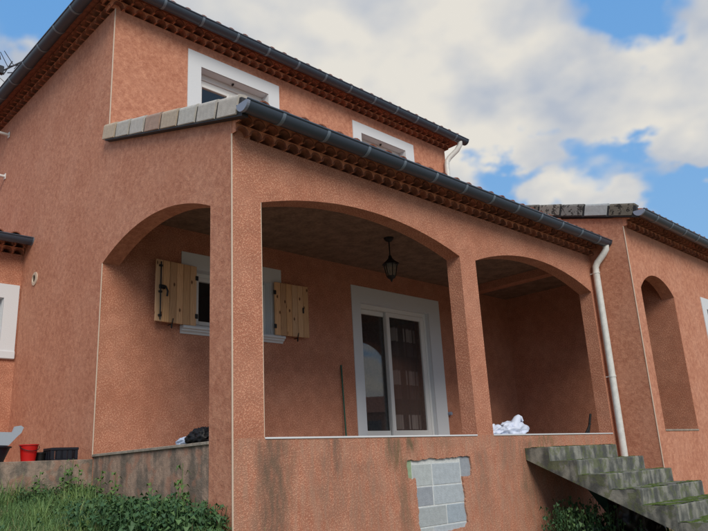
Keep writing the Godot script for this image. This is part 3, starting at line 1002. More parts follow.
	box(st, Vector3(-6.0, 2.905, AZ - 0.25), Vector3(-0.001, 3.075, AZ - 0.145))
	part("wall", st, M.inner, house)
	st = st_new()
	box(st, Vector3(-6.0, -0.5, -10), Vector3(-5.75, 3.0, AZ - 0.251))
	box(st, Vector3(-5.75, -0.5, -10), Vector3(-0.01, 3.0, -9.75))
	part("wall", st, M.fine, house)
	var aw := sub("window")
	surround(aw, AZ, [-1.45, 1.5, -0.22, 2.24], 0.2, 0.195, 0.2, 0.03)
	st = st_new()
	box(st, Vector3(-1.65, 1.39, AZ - 0.19), Vector3(-0.02, 1.499, AZ + 0.05), 0.008)
	part("sill", st, M.surround, aw)
	casement(aw, AZ - 0.12, [-1.443, 1.5, -0.227, 2.233])

	# --- corner beads
	bead(Vector3(0.0, -2.0, 0.0), Vector3(0.0, PT + 0.0, 0.0))
	bead(Vector3(0.0, -0.03, -D), Vector3(0.0, HS, -D), 0.012)
	bead(Vector3(0.0, 3.80, -D), Vector3(0.0, UP, -D), 0.014)
	bead(Vector3(A1, 0.0, 0.0), Vector3(A1, HS, 0.0), 0.007)
	bead(Vector3(A5, -2.0, WZ), Vector3(A5, WT, WZ), 0.014)

	# --- roofs
	var pr := sub("porch_roof")
	st = st_new()
	# plane of the tile tops: y = 3.073 - 0.308 z
	prism(st, PackedVector2Array([Vector2(0.27, 2.90), Vector2(0.27, 2.935), Vector2(-D, 3.82), Vector2(-D, 3.70), Vector2(-0.0, 2.925)]), Vector3.ZERO, Vector3.BACK, Vector3.UP, Vector3.RIGHT, -0.02, A5 - 0.001)
	part("decking", st, M.roof_tile, pr)
	eave_tiles(pr, Vector3(0.0, 2.915, 0.315), Vector3.RIGHT, Vector3.BACK, A5 - 0.02, 0.308)
	verge(pr, -0.045, -2.575, 3.865, 0.308, 8, 0.372, M.verge, 0)
	cornice(Vector3(0.0, PT, 0.0), Vector3.RIGHT, Vector3.BACK, A5 - 0.005, 0.0, 0.0)
	gutter(Vector3(-0.10, 2.89, 0.305), Vector3.RIGHT, Vector3.BACK, A5 + 0.095, 0.56, 0.40)

	var wr := sub("wing_roof")
	st = st_new()
	prism(st, PackedVector2Array([Vector2(WZ + 0.27, WT + 0.165), Vector2(WZ + 0.27, WT + 0.20), Vector2(-5.6, 5.06), Vector2(-9, 4.1), Vector2(-9, 4.0), Vector2(-5.6, 4.94), Vector2(WZ, WT + 0.19)]), Vector3.ZERO, Vector3.BACK, Vector3.UP, Vector3.RIGHT, A5 - 0.02, 15.3)
	part("decking", st, M.roof_tile, wr)
	eave_tiles(wr, Vector3(A5, WT + 0.18, WZ + 0.315), Vector3.RIGHT, Vector3.BACK, 6.0, 0.30)
	verge(wr, A5 - 0.045, -1.90, 4.165, 0.30, 7, 0.415, M.lichen, 0)
	cornice(Vector3(A5, WT, WZ), Vector3.RIGHT, Vector3.BACK, 6.0, 0.0, 0.0)
	gutter(Vector3(A5 - 0.08, WT + 0.155, WZ + 0.305), Vector3.RIGHT, Vector3.BACK, 8.0, 0.56, 0.5)

	var ur := sub("upper_roof")
	st = st_new()
	var e := 0.27
	var y0 := UP + 0.20
	var corners := [Vector3(-e, y0, -D + e), Vector3(HW + e, y0, -D + e), Vector3(HW + e, y0, -12 - e), Vector3(-e, y0, -12 - e)]
	var r0 := Vector3(HW / 2, y0 + 1.1, -D - 3.4)
	var r1 := Vector3(HW / 2, y0 + 1.1, -8.6)
	for lift in [0.0, -0.06]:
		var L := Vector3(0, lift, 0)
		var up := Vector3.UP if lift == 0.0 else Vector3.DOWN
		tri(st, corners[0] + L, corners[1] + L, r0 + L, up)
		quad(st, corners[1] + L, corners[2] + L, r1 + L, r0 + L, up)
		tri(st, corners[2] + L, corners[3] + L, r1 + L, up)
		quad(st, corners[3] + L, corners[0] + L, r0 + L, r1 + L, up)
	for k in 4:
		var a: Vector3 = corners[k]
		var b: Vector3 = corners[(k + 1) % 4]
		quad(st, a, b, b + Vector3(0, -0.06, 0), a + Vector3(0, -0.06, 0))
	part("decking", st, M.roof_tile, ur)
	eave_tiles(ur, Vector3(-0.2, UP + 0.18, -D + 0.315), Vector3.RIGHT, Vector3.BACK, HW + 0.5, 0.30)
	eave_tiles(ur, Vector3(-0.315, UP + 0.18, -8.6), Vector3.BACK, Vector3.LEFT, 6.0, 0.30)
	# hip end tile that shows over the right end of the gutter
	st = st_new()
	tube(st, [Vector3(HW + 0.20, UP + 0.215, -D + 0.20), Vector3(HW - 0.7, UP + 0.50, -D - 0.70)], 0.11, 12)
	part("hip_tile", st, M.tile[2], ur)
	cornice(Vector3(0.0, UP, -D), Vector3.RIGHT, Vector3.BACK, HW, 1.0, 1.0)
	cornice(Vector3(0.0, UP, -8.4), Vector3.BACK, Vector3.LEFT, 8.4 - D - 0.001, 0.0, 0.0)
	gutter(Vector3(-0.36, UP + 0.155, -D + 0.305), Vector3.RIGHT, Vector3.BACK, HW + 0.36 + 0.30, 0.56, 0.3)
	gutter(Vector3(-0.305, UP + 0.155, -9.0), Vector3.BACK, Vector3.LEFT, 9.0 - D + 0.30, 0.56, 0.2)

	var ax := sub("annex_roof")
	st = st_new()
	prism(st, PackedVector2Array([Vector2(AZ + 0.27, 3.075), Vector2(AZ + 0.27, 3.11), Vector2(-10.1, 4.55), Vector2(-10.1, 4.45)]), Vector3.ZERO, Vector3.BACK, Vector3.UP, Vector3.RIGHT, -6.2, -0.004)
	part("decking", st, M.roof_tile, ax)
	eave_tiles(ax, Vector3(-2.0, 3.09, AZ + 0.315), Vector3.RIGHT, Vector3.BACK, 2.0, 0.30)
	cornice(Vector3(-1.995, 2.905, AZ), Vector3.RIGHT, Vector3.BACK, 1.985, 0.0, 0.0)
	gutter(Vector3(-3.0, 3.065, AZ + 0.295), Vector3.RIGHT, Vector3.BACK, 2.985, 0.56, 0.15)

	# --- downpipes
	downpipe([Vector3(6.73, 2.83, 0.305), Vector3(6.73, 2.76, 0.30), Vector3(6.72, 2.69, 0.25), Vector3(6.705, 2.58, 0.14), Vector3(6.70, 2.52, 0.105), Vector3(6.70, 2.44, 0.10), Vector3(6.70, -0.9, 0.10)], 0.05, [Vector3(6.70, 2.42, 0.10), Vector3(6.70, 0.82, 0.10)])
	downpipe([Vector3(6.86, UP + 0.09, -D + 0.305), Vector3(6.86, UP + 0.02, -D + 0.30), Vector3(6.83, UP - 0.08, -D + 0.24), Vector3(6.73, UP - 0.22, -D + 0.12), Vector3(6.69, UP - 0.30, -D + 0.085), Vector3(6.68, UP - 0.38, -D + 0.08), Vector3(6.68, 3.9, -D + 0.08)], 0.05, [Vector3(6.68, 4.8, -D + 0.08)])

	# --- openings
	var u := sub("window")
	surround(u, -D, u1, 0.21, 0.207, 0.21)
	casement(u, -D - 0.19, [u1[0] + 0.007, u1[1], u1[2] - 0.007, u1[3] - 0.09])
	st = st_new()
	box(st, Vector3(u1[0] + 0.007, u1[3] - 0.089, -D - 0.23), Vector3(u1[2] - 0.007, u1[3] - 0.007, -D - 0.14), 0.004)
	part("frame_head", st, M.white, u)
	for hx in [u1[0] + 0.02, (u1[0] + u1[2]) / 2]:
		st = st_new()
		box(st, Vector3(hx - 0.010, u1[3] - 0.035, -D - 0.10), Vector3(hx + 0.014, u1[3] - 0.008, -D - 0.06), 0.004)
		part("shutter_catch", st, M.iron, u)
	u = sub("window")
	surround(u, -D, u2, 0.20, 0.235, 0.18)
	casement(u, -D - 0.19, [u2[0] + 0.007, u2[1], u2[2] - 0.007, u2[3] - 0.09])
	st = st_new()
	box(st, Vector3(u2[0] + 0.007, u2[3] - 0.089, -D - 0.23), Vector3(u2[2] - 0.007, u2[3] - 0.007, -D - 0.14), 0.004)
	part("frame_head", st, M.white, u)
	st = st_new()
	box(st, Vector3(4.985, u2[3] - 0.035, -D - 0.10), Vector3(5.01, u2[3] - 0.008, -D - 0.06), 0.004)
	part("shutter_catch", st, M.iron, u)

	# ground floor window with moulded sill
	u = sub("window")
	surround(u, -D, wn, 0.20, 0.19, 0.21)
	casement(u, -D - 0.13, [wn[0] + 0.007, wn[1] + 0.001, wn[2] - 0.007, wn[3] - 0.007], 0.055, 0.05)
	st = st_new()
	prism(st, PackedVector2Array([Vector2(-0.19, 0.0), Vector2(-0.19, -0.095), Vector2(0.02, -0.095), Vector2(0.03, -0.075), Vector2(0.055, -0.06), Vector2(0.06, -0.045), Vector2(0.085, -0.035), Vector2(0.09, -0.012), Vector2(0.08, 0.0)]), Vector3(0, wn[1] - 0.001, -D), Vector3.BACK, Vector3.UP, Vector3.RIGHT, 1.02, 2.61)
	part("sill", st, M.surround, u)
	shutter(Vector3(1.20, 1.50, -D + 0.055), 0.585, 0.765, 0.07, -1.0, "pine shutter with an iron bolt rod down its edge")
	shutter(Vector3(2.44, 1.505, -D + 0.055), 0.585, 0.745, -0.05, 1.0, "pine shutter with a small iron knob")

	# sliding glass door
	u = sub("sliding_door")
	surround(u, -D, dr, 0.19, 0.30, 0.25)
	var zf := -D - 0.11
	st = st_new()
	box(st, Vector3(dr[0] + 0.007, 0.0, zf - 0.07), Vector3(dr[0] + 0.06, dr[3] - 0.007, zf + 0.05), 0.004)
	box(st, Vector3(dr[2] - 0.06, 0.0, zf - 0.07), Vector3(dr[2] - 0.007, dr[3] - 0.007, zf + 0.05), 0.004)
	box(st, Vector3(dr[0] + 0.06, dr[3] - 0.075, zf - 0.07), Vector3(dr[2] - 0.06, dr[3] - 0.007, zf + 0.05), 0.004)
	box(st, Vector3(dr[0] + 0.06, 0.0, zf - 0.07), Vector3(dr[2] - 0.06, 0.05, zf + 0.05), 0.004)
	part("frame", st, M.white, u)
	# [x0, x1, z] of the two leaves, the right one in front
	for lf in [[dr[0] + 0.061, 4.90, zf - 0.035, 0.058, 0.05], [4.835, dr[2] - 0.061, zf + 0.022, 0.075, 0.085]]:
		var a: float = lf[0]; var b: float = lf[1]; var z: float = lf[2]
		var top: float = dr[3] - 0.077
		st = st_new()
		box(st, Vector3(a, 0.052, z - 0.02), Vector3(a + lf[3], top, z + 0.02), 0.004)
		box(st, Vector3(b - lf[4], 0.052, z - 0.02), Vector3(b, top, z + 0.02), 0.004)
		box(st, Vector3(a + lf[3], top - 0.07, z - 0.019), Vector3(b - lf[4], top, z + 0.019), 0.004)
		box(st, Vector3(a + lf[3], 0.052, z - 0.019), Vector3(b - lf[4], 0.235, z + 0.019), 0.004)
		part("sash", st, M.white, u)
		st = st_new()
		quad(st, Vector3(a + lf[3] - 0.004, 0.23, z), Vector3(b - lf[4] + 0.004, 0.23, z), Vector3(b - lf[4] + 0.004, top - 0.066, z), Vector3(a + lf[3] - 0.004, top - 0.066, z), Vector3.BACK)
		part("pane", st, M.glass, u)
		st = st_new()
		quad(st, Vector3(a + lf[3] - 0.004, 0.23, z - 0.014), Vector3(b - lf[4] + 0.004, 0.23, z - 0.014), Vector3(b - lf[4] + 0.004, top - 0.066, z - 0.014), Vector3(a + lf[3] - 0.004, top - 0.066, z - 0.014), Vector3.BACK)
		part("pane", st, M.glass, u)
	st = st_new()
	tube(st, [Vector3(6.15, 0.50, -D), Vector3(6.15, 0.50, -D + 0.07)], 0.03, 10)
	part("door_stop", st, M.gutter_end, u)

	# round vent on the left wall
	u = sub("vent")
	st = st_new()
	for k in 24:
		var a := TAU * k / 24
		var b := TAU * (k + 1) / 24
		var pa := Vector3(0, sin(a), cos(a))
		var pb := Vector3(0, sin(b), cos(b))
		var c := Vector3(-0.0, 2.43, -4.72)
		quad(st, c + pa * 0.095 + Vector3(-0.012, 0, 0), c + pb * 0.095 + Vector3(-0.012, 0, 0), c + pb * 0.055 + Vector3(-0.02, 0, 0), c + pa * 0.055 + Vector3(-0.02, 0, 0), Vector3.LEFT)
		quad(st, c + pa * 0.095 + Vector3(-0.012, 0, 0), c + pb * 0.095 + Vector3(-0.012, 0, 0), c + pb * 0.095, c + pa * 0.095, (pa + pb).normalized())
		quad(st, c + pa * 0.055 + Vector3(-0.02, 0, 0), c + pb * 0.055 + Vector3(-0.02, 0, 0), c + pb * 0.055, c + pa * 0.055, -(pa + pb).normalized())
	part("ring", st, M.bead, u)
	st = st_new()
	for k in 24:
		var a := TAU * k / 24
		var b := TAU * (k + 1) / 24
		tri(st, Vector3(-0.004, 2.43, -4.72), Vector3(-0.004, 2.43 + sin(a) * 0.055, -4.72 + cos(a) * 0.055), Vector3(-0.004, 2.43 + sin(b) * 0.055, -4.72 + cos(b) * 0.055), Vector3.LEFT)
	part("dark_hole", st, M.iron, u)  # flat black disc painted in for the shade inside the open vent hole

# ------------------------------------------------------------------ ground
func ground_y(x: float, z: float) -> float:
	var t := clampf((z + D) / 7.0, 0.0, 1.0)
	var h := -0.45 - 0.34 * clampf((z + D) / 2.61, 0, 1) - 0.9 * ss(0.3, 1.0, t)
	h -= 0.10 * clampf(x + 0.4, 0, 4.0)
	h -= 0.06 * clampf(-x - 1.5, 0, 4.0)
	return maxf(h, -1.9)

func build_ground() -> void:
	var ns := noise(101, 0.6, 3)
	var xs := [-400.0, -150.0, -60.0, -25.0, -12.0]
	var x := -7.0
	while x < 9.0:
		xs.append(x)
		x += 0.25
	xs.append_array([10.0, 13.0, 18.0, 25.0, 60.0, 150.0, 400.0])
	var zs := [-400.0, -150.0, -60.0, -25.0, -13.0, -8.0]
	var z := -4.0
	while z < 9.0:
		zs.append(z)
		z += 0.25
	zs.append_array([10.0, 13.0, 18.0, 25.0, 60.0, 150.0, 400.0])
	var st := st_new()
	var H := func(a: float, b: float) -> Vector3: return Vector3(a, ground_y(a, b) + 0.03 * ns.get_noise_2d(a * 2, b * 2), b)
	for i in xs.size() - 1:
		for j in zs.size() - 1:
			quad(st, H.call(xs[i], zs[j]), H.call(xs[i + 1], zs[j]), H.call(xs[i + 1], zs[j + 1]), H.call(xs[i], zs[j + 1]), Vector3.UP)
	meta(part("ground", st, M.soil), "", "", "", "structure")
	# terrace beside the house and the retaining wall that ends it
	st = st_new()
	box(st, Vector3(-9, -1.0, -12), Vector3(-0.002, -0.055, -D - 0.15))
	meta(part("terrace", st, M.concrete), "", "", "", "structure")
	st = st_new()
	box(st, Vector3(-9, -1.4, -D - 0.149), Vector3(0.0115, -0.05, -D + 0.0025), 0.006)
	meta(part("retaining_wall", st, M.old_wall), "low mould-stained concrete retaining wall below the bucket and crate", "wall")

func leaf_mat(c: Color) -> StandardMaterial3D:
	var m := mat(c, 0.6)
	m.vertex_color_use_as_albedo = true
	m.backlight_enabled = true
	m.backlight = Color(0.35, 0.4, 0.2)
	return m

func scatter(called: String, mesh: Mesh, m: Material, list: Array, label: String, category: String) -> void:
	var mm := MultiMesh.new()
	mm.transform_format = MultiMesh.TRANSFORM_3D
	mm.use_colors = true
	mm.mesh = mesh
	mm.instance_count = list.size()
	for k in list.size():
		mm.set_instance_transform(k, list[k][0])
		mm.set_instance_color(k, list[k][1])
	var o := MultiMeshInstance3D.new()
	o.name = called
	o.multimesh = mm
	o.material_override = m
	add_child(o, true)
	meta(o, label, category, "", "stuff")

func build_plants() -> void:
	var g := RandomNumberGenerator.new()
	g.seed = 77
	# a tuft of arching blades
	var st := st_new()
	for b in 7:
		var a := TAU * b / 7.0 + g.randf() * 0.6
		var dir := Vector3(cos(a), 0, sin(a))
		var side := Vector3(-sin(a), 0, cos(a))
		var h := g.randf_range(0.7, 1.0)
		var lean := g.randf_range(0.25, 0.75)
		var prev := []
		for s in 5:
			var t := s / 4.0
			var c := dir * (0.04 + lean * t * t * 0.8) + Vector3.UP * (h * (t - 0.28 * t * t * lean))
			var w := 0.028 * (1.0 - t * 0.92)
			var cur := [c - side * w, c + side * w]
			if s > 0:
				var nn: Vector3 = (cur[0] - prev[0]).cross(side).normalized()
				if nn.y < 0: nn = -nn
				quad(st, prev[0], prev[1], cur[1], cur[0], nn)
			prev = cur
	var tuft := st.commit()
	var list := []
	var ns := noise(111, 0.9, 3)
	var tries := 0
	while list.size() < 11000 and tries < 90000:
		tries += 1
		var x := g.randf_range(-4.5, -0.02)
		var z := g.randf_range(-D + 0.02, 2.0)
		if g.randf() > 1.15 - 0.18 * (z + D): continue
		var v := ns.get_noise_2d(x * 1.6, z * 1.6)
		if g.randf() > 0.8 + v: continue
		var s := g.randf_range(0.08, 0.18) * (1.0 + 0.8 * v)
		var bs := Basis(Vector3.UP, g.randf() * TAU) * Basis(Vector3.RIGHT, g.randf_range(-0.45, 0.45))
		bs = bs.scaled(Vector3(s * g.randf_range(0.7, 1.2), s * g.randf_range(0.7, 1.6), s * g.randf_range(0.7, 1.2)))
		var col := Color(0.055, 0.145, 0.05).lerp(Color(0.21, 0.32, 0.10), clampf(g.randf() * 0.75 + v * 0.7, 0, 1))
		if g.randf() < 0.07: col = Color(0.34, 0.31, 0.16)
		list.append([Transform3D(bs, Vector3(x, ground_y(x, z) - 0.01, z)), col])
	scatter("grass", tuft, leaf_mat(Color.WHITE), list, "tangled green grass on the bank below the terrace", "grass")
	# broad-leaved weeds: a sprig of pointed leaves
	st = st_new()
	for b in 9:
		var a := b * 2.4
		var up := 0.12 + 0.1 * b
		var dir := Vector3(cos(a), 0.15 + 0.25 * (b / 9.0), sin(a)).normalized()
		var side := Vector3(-sin(a), 0, cos(a))
		var o := Vector3(0, up, 0) + dir * 0.08
		var L := 0.36 - 0.012 * b
		var W := 0.10
		var tip := o + dir * L + Vector3(0, -0.10, 0)
		var mid := o + dir * L * 0.45 + Vector3(0, 0.03, 0)
		var ml := mid + side * W + Vector3(0, 0.014, 0)
		var mr := mid - side * W + Vector3(0, 0.014, 0)
		for t in [[o, ml, mid], [o, mid, mr], [ml, tip, mid], [mid, tip, mr]]:
			var n: Vector3 = (t[1] - t[0]).cross(t[2] - t[0]).normalized()
			if n.y < 0: n = -n
			tri(st, t[0], t[1], t[2], n)
	tube(st, [Vector3(0, 0, 0), Vector3(0.02, 0.5, 0.01), Vector3(0, 1.05, 0)], 0.012, 5)
	var sprig := st.commit()
	list = []
	tries = 0
	while list.size() < 1500 and tries < 30000:
		tries += 1
		var x := -absf(g.randfn(0.0, 0.42)) - 0.03
		var z := g.randf_range(-D + 0.05, -0.02)
		if x < -2.5: continue
		var v := ns.get_noise_2d(x * 1.3 + 30.0, z * 1.3)
		if g.randf() > 0.40 + v * 1.6 + 0.35 * ss(-2.0, -0.8, z): continue
		var s := g.randf_range(0.06, 0.15) * (1.0 + 0.6 * ss(-1.6, -0.4, z))
		var bs := Basis(Vector3.UP, g.randf() * TAU) * Basis(Vector3.RIGHT, g.randf_range(-0.5, 0.5))
		bs = bs.scaled(Vector3(s, s * g.randf_range(0.9, 1.5), s))
		var col := Color(0.03, 0.09, 0.035).lerp(Color(0.12, 0.22, 0.07), g.randf() * g.randf())
		list.append([Transform3D(bs, Vector3(x, ground_y(x, z) - 0.01, z)), col])
	# taller stems against the wall
	for p in [[-0.07, -0.62, 0.55], [-0.09, -0.70, 0.40], [-0.05, -1.2, 0.34], [-0.28, -2.45, 0.42], [-0.36, -2.42, 0.36], [-0.22, -2.4, 0.33], [-0.6, -2.45, 0.3], [-0.08, -1.9, 0.36], [-0.1, -2.2, 0.34]]:
		for k in 3:
			var bs := Basis(Vector3.UP, g.randf() * TAU) * Basis(Vector3.RIGHT, g.randf_range(-0.15, 0.15))
			var s: float = p[2] * (1.0 - 0.22 * k)
			list.append([Transform3D(bs.scaled(Vector3(0.22, s, 0.22)), Vector3(p[0] - 0.03 * k, ground_y(p[0], p[1]), p[1] + 0.05 * k)), Color(0.10, 0.19, 0.05)])
	scatter("weeds", sprig, leaf_mat(Color.WHITE), list, "dark broad-leaved weeds crowding the foot of the porch side wall", "weeds")
	build_stair_weeds(sprig, g)

# ------------------------------------------------------------------ staircase
func build_stair_weeds(sprig: Mesh, g: RandomNumberGenerator) -> void:
	var list := []
	for k in 150:
		var x := g.randf_range(4.15, 5.6)
		var z := g.randf_range(0.15, 0.35 + 0.75 * (x - 4.1))
		var s := g.randf_range(0.2, 0.4)
		var bs := Basis(Vector3.UP, g.randf() * TAU) * Basis(Vector3.RIGHT, g.randf_range(-0.4, 0.4))
		list.append([Transform3D(bs.scaled(Vector3(s * 0.55, s * 1.2, s * 0.55)), Vector3(x, ground_y(x, z) - 0.01, z)), Color(0.03, 0.09, 0.035).lerp(Color(0.12, 0.22, 0.07), g.randf() * g.randf())])
	scatter("stair_weeds", sprig, leaf_mat(Color.WHITE), list, "dark leafy weeds growing under the concrete staircase", "weeds")

func build_stairs() -> void:
	var s := thing("concrete_staircase", "mossy grey concrete steps descending from the porch", "staircase", Vector3(4.26, 0, 0))
	var W := 1.77
	var Z := [0.004, 0.325]
	for k in 8: Z.append(0.325 + 0.345 * (k + 1))
	var under := func(z: float) -> float: return -0.30 - 0.465 * z
	var g := RandomNumberGenerator.new()
	g.seed = 9
	var ns := noise(131, 1.0, 4)
	for k in 9:
		var z0: float = Z[k]
		var z1: float = Z[k + 1]
		var y: float = -0.165 * (k + 1)
		var st := st_new()
		var lowest: float = under.call(z1)
		prism(st, PackedVector2Array([Vector2(z0, y), Vector2(z1 - 0.014, y), Vector2(z1 - 0.004, y - 0.004), Vector2(z1, y - 0.014), Vector2(z1, lowest), Vector2(z0, under.call(z0))]), Vector3.ZERO, Vector3.BACK, Vector3.UP, Vector3.RIGHT, g.randf_range(0, 0.006), W + g.randf_range(-0.008, 0.006))
		part("step", st, M.step, s)
		# cushions of moss on the tread and over its nose
		st = st_new()
		var nx := 90
		var nz := 18
		var d := 0.345 if k else 0.32
		var hgt := func(i: int, j: int) -> float:
			var x := W * i / nx
			var zz := z0 + d * j / nz
			var v := ns.get_noise_2d(x * 2.6 + k * 7.1, zz * 4.0) + 0.55 * ns.get_noise_2d(x * 16.0, zz * 16.0 + k)
			var want := [0.0, 0.42, 0.34, 0.22, 0.0, -0.05, 0.2, 0.3, 0.3][k] as float
			if k == 0: want += 0.25 * (1.0 - x / W) - 0.1
			return clampf((v - want) * 0.03, -0.006, 0.007)
		for i in nx:
			for j in nz:
				var h: Array = [hgt.call(i, j), hgt.call(i + 1, j), hgt.call(i + 1, j + 1), hgt.call(i, j + 1)]
				if maxf(maxf(h[0], h[1]), maxf(h[2], h[3])) < 0.001: continue
				var q := []
				for c in 4:
					var ii := i + (1 if c == 1 or c == 2 else 0)
					var jj := j + (1 if c >= 2 else 0)
					q.append(Vector3(W * ii / nx, y + h[c], z0 + 0.004 + (d - 0.012) * jj / nz))
				var n: Vector3 = (q[2] - q[0]).cross(q[3] - q[1]).normalized()
				if n.y < 0: n = -n
				quad(st, q[0], q[1], q[2], q[3], n)
		var ms := part("moss", st, M.moss, s)
		ms.set_meta("kind", "stuff")

# ------------------------------------------------------------------ loose things
# a crumpled closed surface: sphere pushed by noise, sitting on y = 0
func crumple(radii: Vector3, seed_: int, amount: float, fold: float, n := 28) -> ArrayMesh:
	var ns := noise(seed_, fold, 3, FastNoiseLite.TYPE_SIMPLEX, true)
	var P := func(i: int, j: int) -> Vector3:
		var th := PI * j / n
		var ph := TAU * (i % (2 * n)) / (2 * n)
		var d := Vector3(sin(th) * cos(ph), cos(th), sin(th) * sin(ph))
		var r := 1.0 + amount * ns.get_noise_3d(d.x, d.y, d.z)
		var p := d * r * radii
		p.y = maxf(p.y + radii.y * 0.55, 0.0)
		return p
	var st := SurfaceTool.new()
	st.begin(Mesh.PRIMITIVE_TRIANGLES)
	st.set_smooth_group(0)
	for i in 2 * n:
		for j in n:
			var a: Vector3 = P.call(i, j)
			var b: Vector3 = P.call(i + 1, j)
			var c: Vector3 = P.call(i + 1, j + 1)
			var d: Vector3 = P.call(i, j + 1)
			for v in [a, b, c, a, c, d]:
				st.set_uv(Vector2(v.x, v.z))
				st.add_vertex(v)
	st.generate_normals()
	return st.commit()

func build_things() -> void:
	var st: SurfaceTool
	# lantern on the porch ceiling
	var L := thing("hanging_lantern", "black wrought-iron lantern hanging from the porch ceiling", "lantern", Vector3(3.50, 0, -1.3))
	st = st_new()
	lathe(st, [Vector2(0.0, 2.70), Vector2(0.03, 2.705), Vector2(0.065, 2.735), Vector2(0.07, CEIL)], Vector3.ZERO, 16)
	part("canopy", st, M.iron, L)
	st = st_new()
	tube(st, [Vector3(0, 2.71, 0), Vector3(0, 2.48, 0)], 0.009, 8)
	part("rod", st, M.iron, L)
	st = st_new()
	lathe(st, [Vector2(0.125, 2.375), Vector2(0.12, 2.385), Vector2(0.06, 2.43), Vector2(0.03, 2.465), Vector2(0.02, 2.50), Vector2(0.0, 2.505)], Vector3.ZERO, 6)
	lathe(st, [Vector2(0.0, 2.37), Vector2(0.125, 2.374)], Vector3.ZERO, 6)
	part("roof_cap", st, M.iron, L)
	st = st_new()
	for k in 6:
		var a := TAU * k / 6
		tube(st, [Vector3(cos(a) * 0.095, 2.37, sin(a) * 0.095), Vector3(cos(a) * 0.06, 2.20, sin(a) * 0.06)], 0.007, 6)
	lathe(st, [Vector2(0.0, 2.12), Vector2(0.012, 2.135), Vector2(0.02, 2.16), Vector2(0.05, 2.18), Vector2(0.065, 2.205), Vector2(0.0, 2.206)], Vector3.ZERO, 12)
	part("cage", st, M.iron, L)
	st = st_new()
	for k in 6:
		var a := TAU * k / 6
		var b := TAU * (k + 1) / 6
		quad(st, Vector3(cos(a) * 0.058, 2.207, sin(a) * 0.058), Vector3(cos(b) * 0.058, 2.207, sin(b) * 0.058), Vector3(cos(b) * 0.09, 2.368, sin(b) * 0.09), Vector3(cos(a) * 0.09, 2.368, sin(a) * 0.09), Vector3(cos((a + b) / 2), 0, sin((a + b) / 2)))
	part("glass_panel", st, M.lamp_glass, L)
	# curtain
	var cw := []
	for k in 61:
		var u := k / 60.0
		cw.append(Vector3(4.99 + 0.80 * u, 0, 0.028 * sin(u * 44.0) + 0.012 * sin(u * 19.0 + 1.0)))
	st = st_new()
	for k in 60:
		var a: Vector3 = cw[k]
		var b: Vector3 = cw[k + 1]
		var n := Vector3(-(b.z - a.z), 0, b.x - a.x).normalized()
		for j in 1:
			var q := [Vector3(a.x, 0.03, a.z), Vector3(b.x, 0.03, b.z), Vector3(b.x, 2.2, b.z), Vector3(a.x, 2.2, a.z)]
			var uv := [Vector2(k / 60.0, 1), Vector2((k + 1) / 60.0, 1), Vector2((k + 1) / 60.0, 0), Vector2(k / 60.0, 0)]
			for c in [0, 2, 1, 0, 3, 2]:
				st.set_normal(n); st.set_uv(uv[c]); st.add_vertex(q[c])
	var cu := part("curtain", st, M.curtain)
	cu.position = Vector3(0, 0, -D - 0.30)
	meta(cu, "dark curtain with rows of pale rectangles behind the sliding door", "curtain")
	# green stake leaning on the porch wall
	st = st_new()
	tube(st, [Vector3(3.648, 0.0, -2.50), Vector3(3.70, 1.175, -2.597)], 0.012, 8)
	var gp := part("garden_stake", st, mat(Color(0.08, 0.30, 0.23), 0.5))
	meta(gp, "thin dark green stake leaning on the wall beside the sliding door", "stake")
	# dark rod in the corner of the right arch
	st = st_new()
	tube(st, [Vector3(6.52, 0.0, -0.32), Vector3(6.56, 0.30, -0.26)], 0.018, 8)
	tube(st, [Vector3(6.47, 0.0, -0.34), Vector3(6.53, 0.16, -0.27)], 0.016, 8)
	var rd := part("leaning_sticks", st, M.iron)
	meta(rd, "pair of short black sticks leaning inside the right arch beside the downpipe", "sticks")
	# white bags on the porch edge
	var bagm := mat(Color(0.80, 0.84, 0.92), 0.42)
	var bag := thing("plastic_bag", "white knotted plastic bag with a tall twisted neck on the porch edge", "bag", Vector3(4.43, 0.014, -0.24))
	part("body", crumple(Vector3(0.23, 0.10, 0.12), 151, 0.35, 0.8), bagm, bag)
	st = st_new()
	tube(st, [Vector3(-0.06, 0.06, 0.05), Vector3(0.0, 0.14, 0.05), Vector3(0.05, 0.19, 0.045), Vector3(0.10, 0.215, 0.04)], 0.075, 9, 0.035)
	tube(st, [Vector3(0.09, 0.21, 0.04), Vector3(0.13, 0.205, 0.05), Vector3(0.15, 0.16, 0.06)], 0.035, 7, 0.012)
	part("knotted_neck", st, bagm, bag)
	bag = thing("plastic_bag", "small low white plastic bag slumped against the middle porch pillar", "bag", Vector3(3.98, 0.014, -0.2))
	part("body", crumple(Vector3(0.17, 0.065, 0.11), 157, 0.4, 0.9), bagm, bag)
	st = st_new()
	tube(st, [Vector3(-0.08, 0.05, 0.03), Vector3(-0.09, 0.10, 0.03), Vector3(-0.06, 0.115, 0.03)], 0.045, 8, 0.015)
	part("gathered_top", st, bagm, bag)
	# bundle on the side ledge
	var bd := part("dark_bundle", crumple(Vector3(0.10, 0.075, 0.15), 163, 0.5, 1.4), mat(Color(0.045, 0.055, 0.085), 0.6))
	bd.position = Vector3(0.11, -0.003, -0.62)
	meta(bd, "black crumpled sack on the side ledge of the porch", "sack")
	bd = part("white_cloth", crumple(Vector3(0.07, 0.042, 0.13), 167, 0.3, 1.2), mat(Color(0.74, 0.80, 0.90), 0.6))
	bd.position = Vector3(0.10, -0.003, -0.86)
	meta(bd, "small white cloth roll lying beside the black sack", "cloth")

	# --- on the terrace
	var bz := -D - 0.13
	var bk := thing("bucket", "red plastic bucket on the terrace edge", "bucket", Vector3(-0.615, -0.05, bz))
	var red := mat(Color(0.74, 0.07, 0.06), 0.4)
	st = st_new()
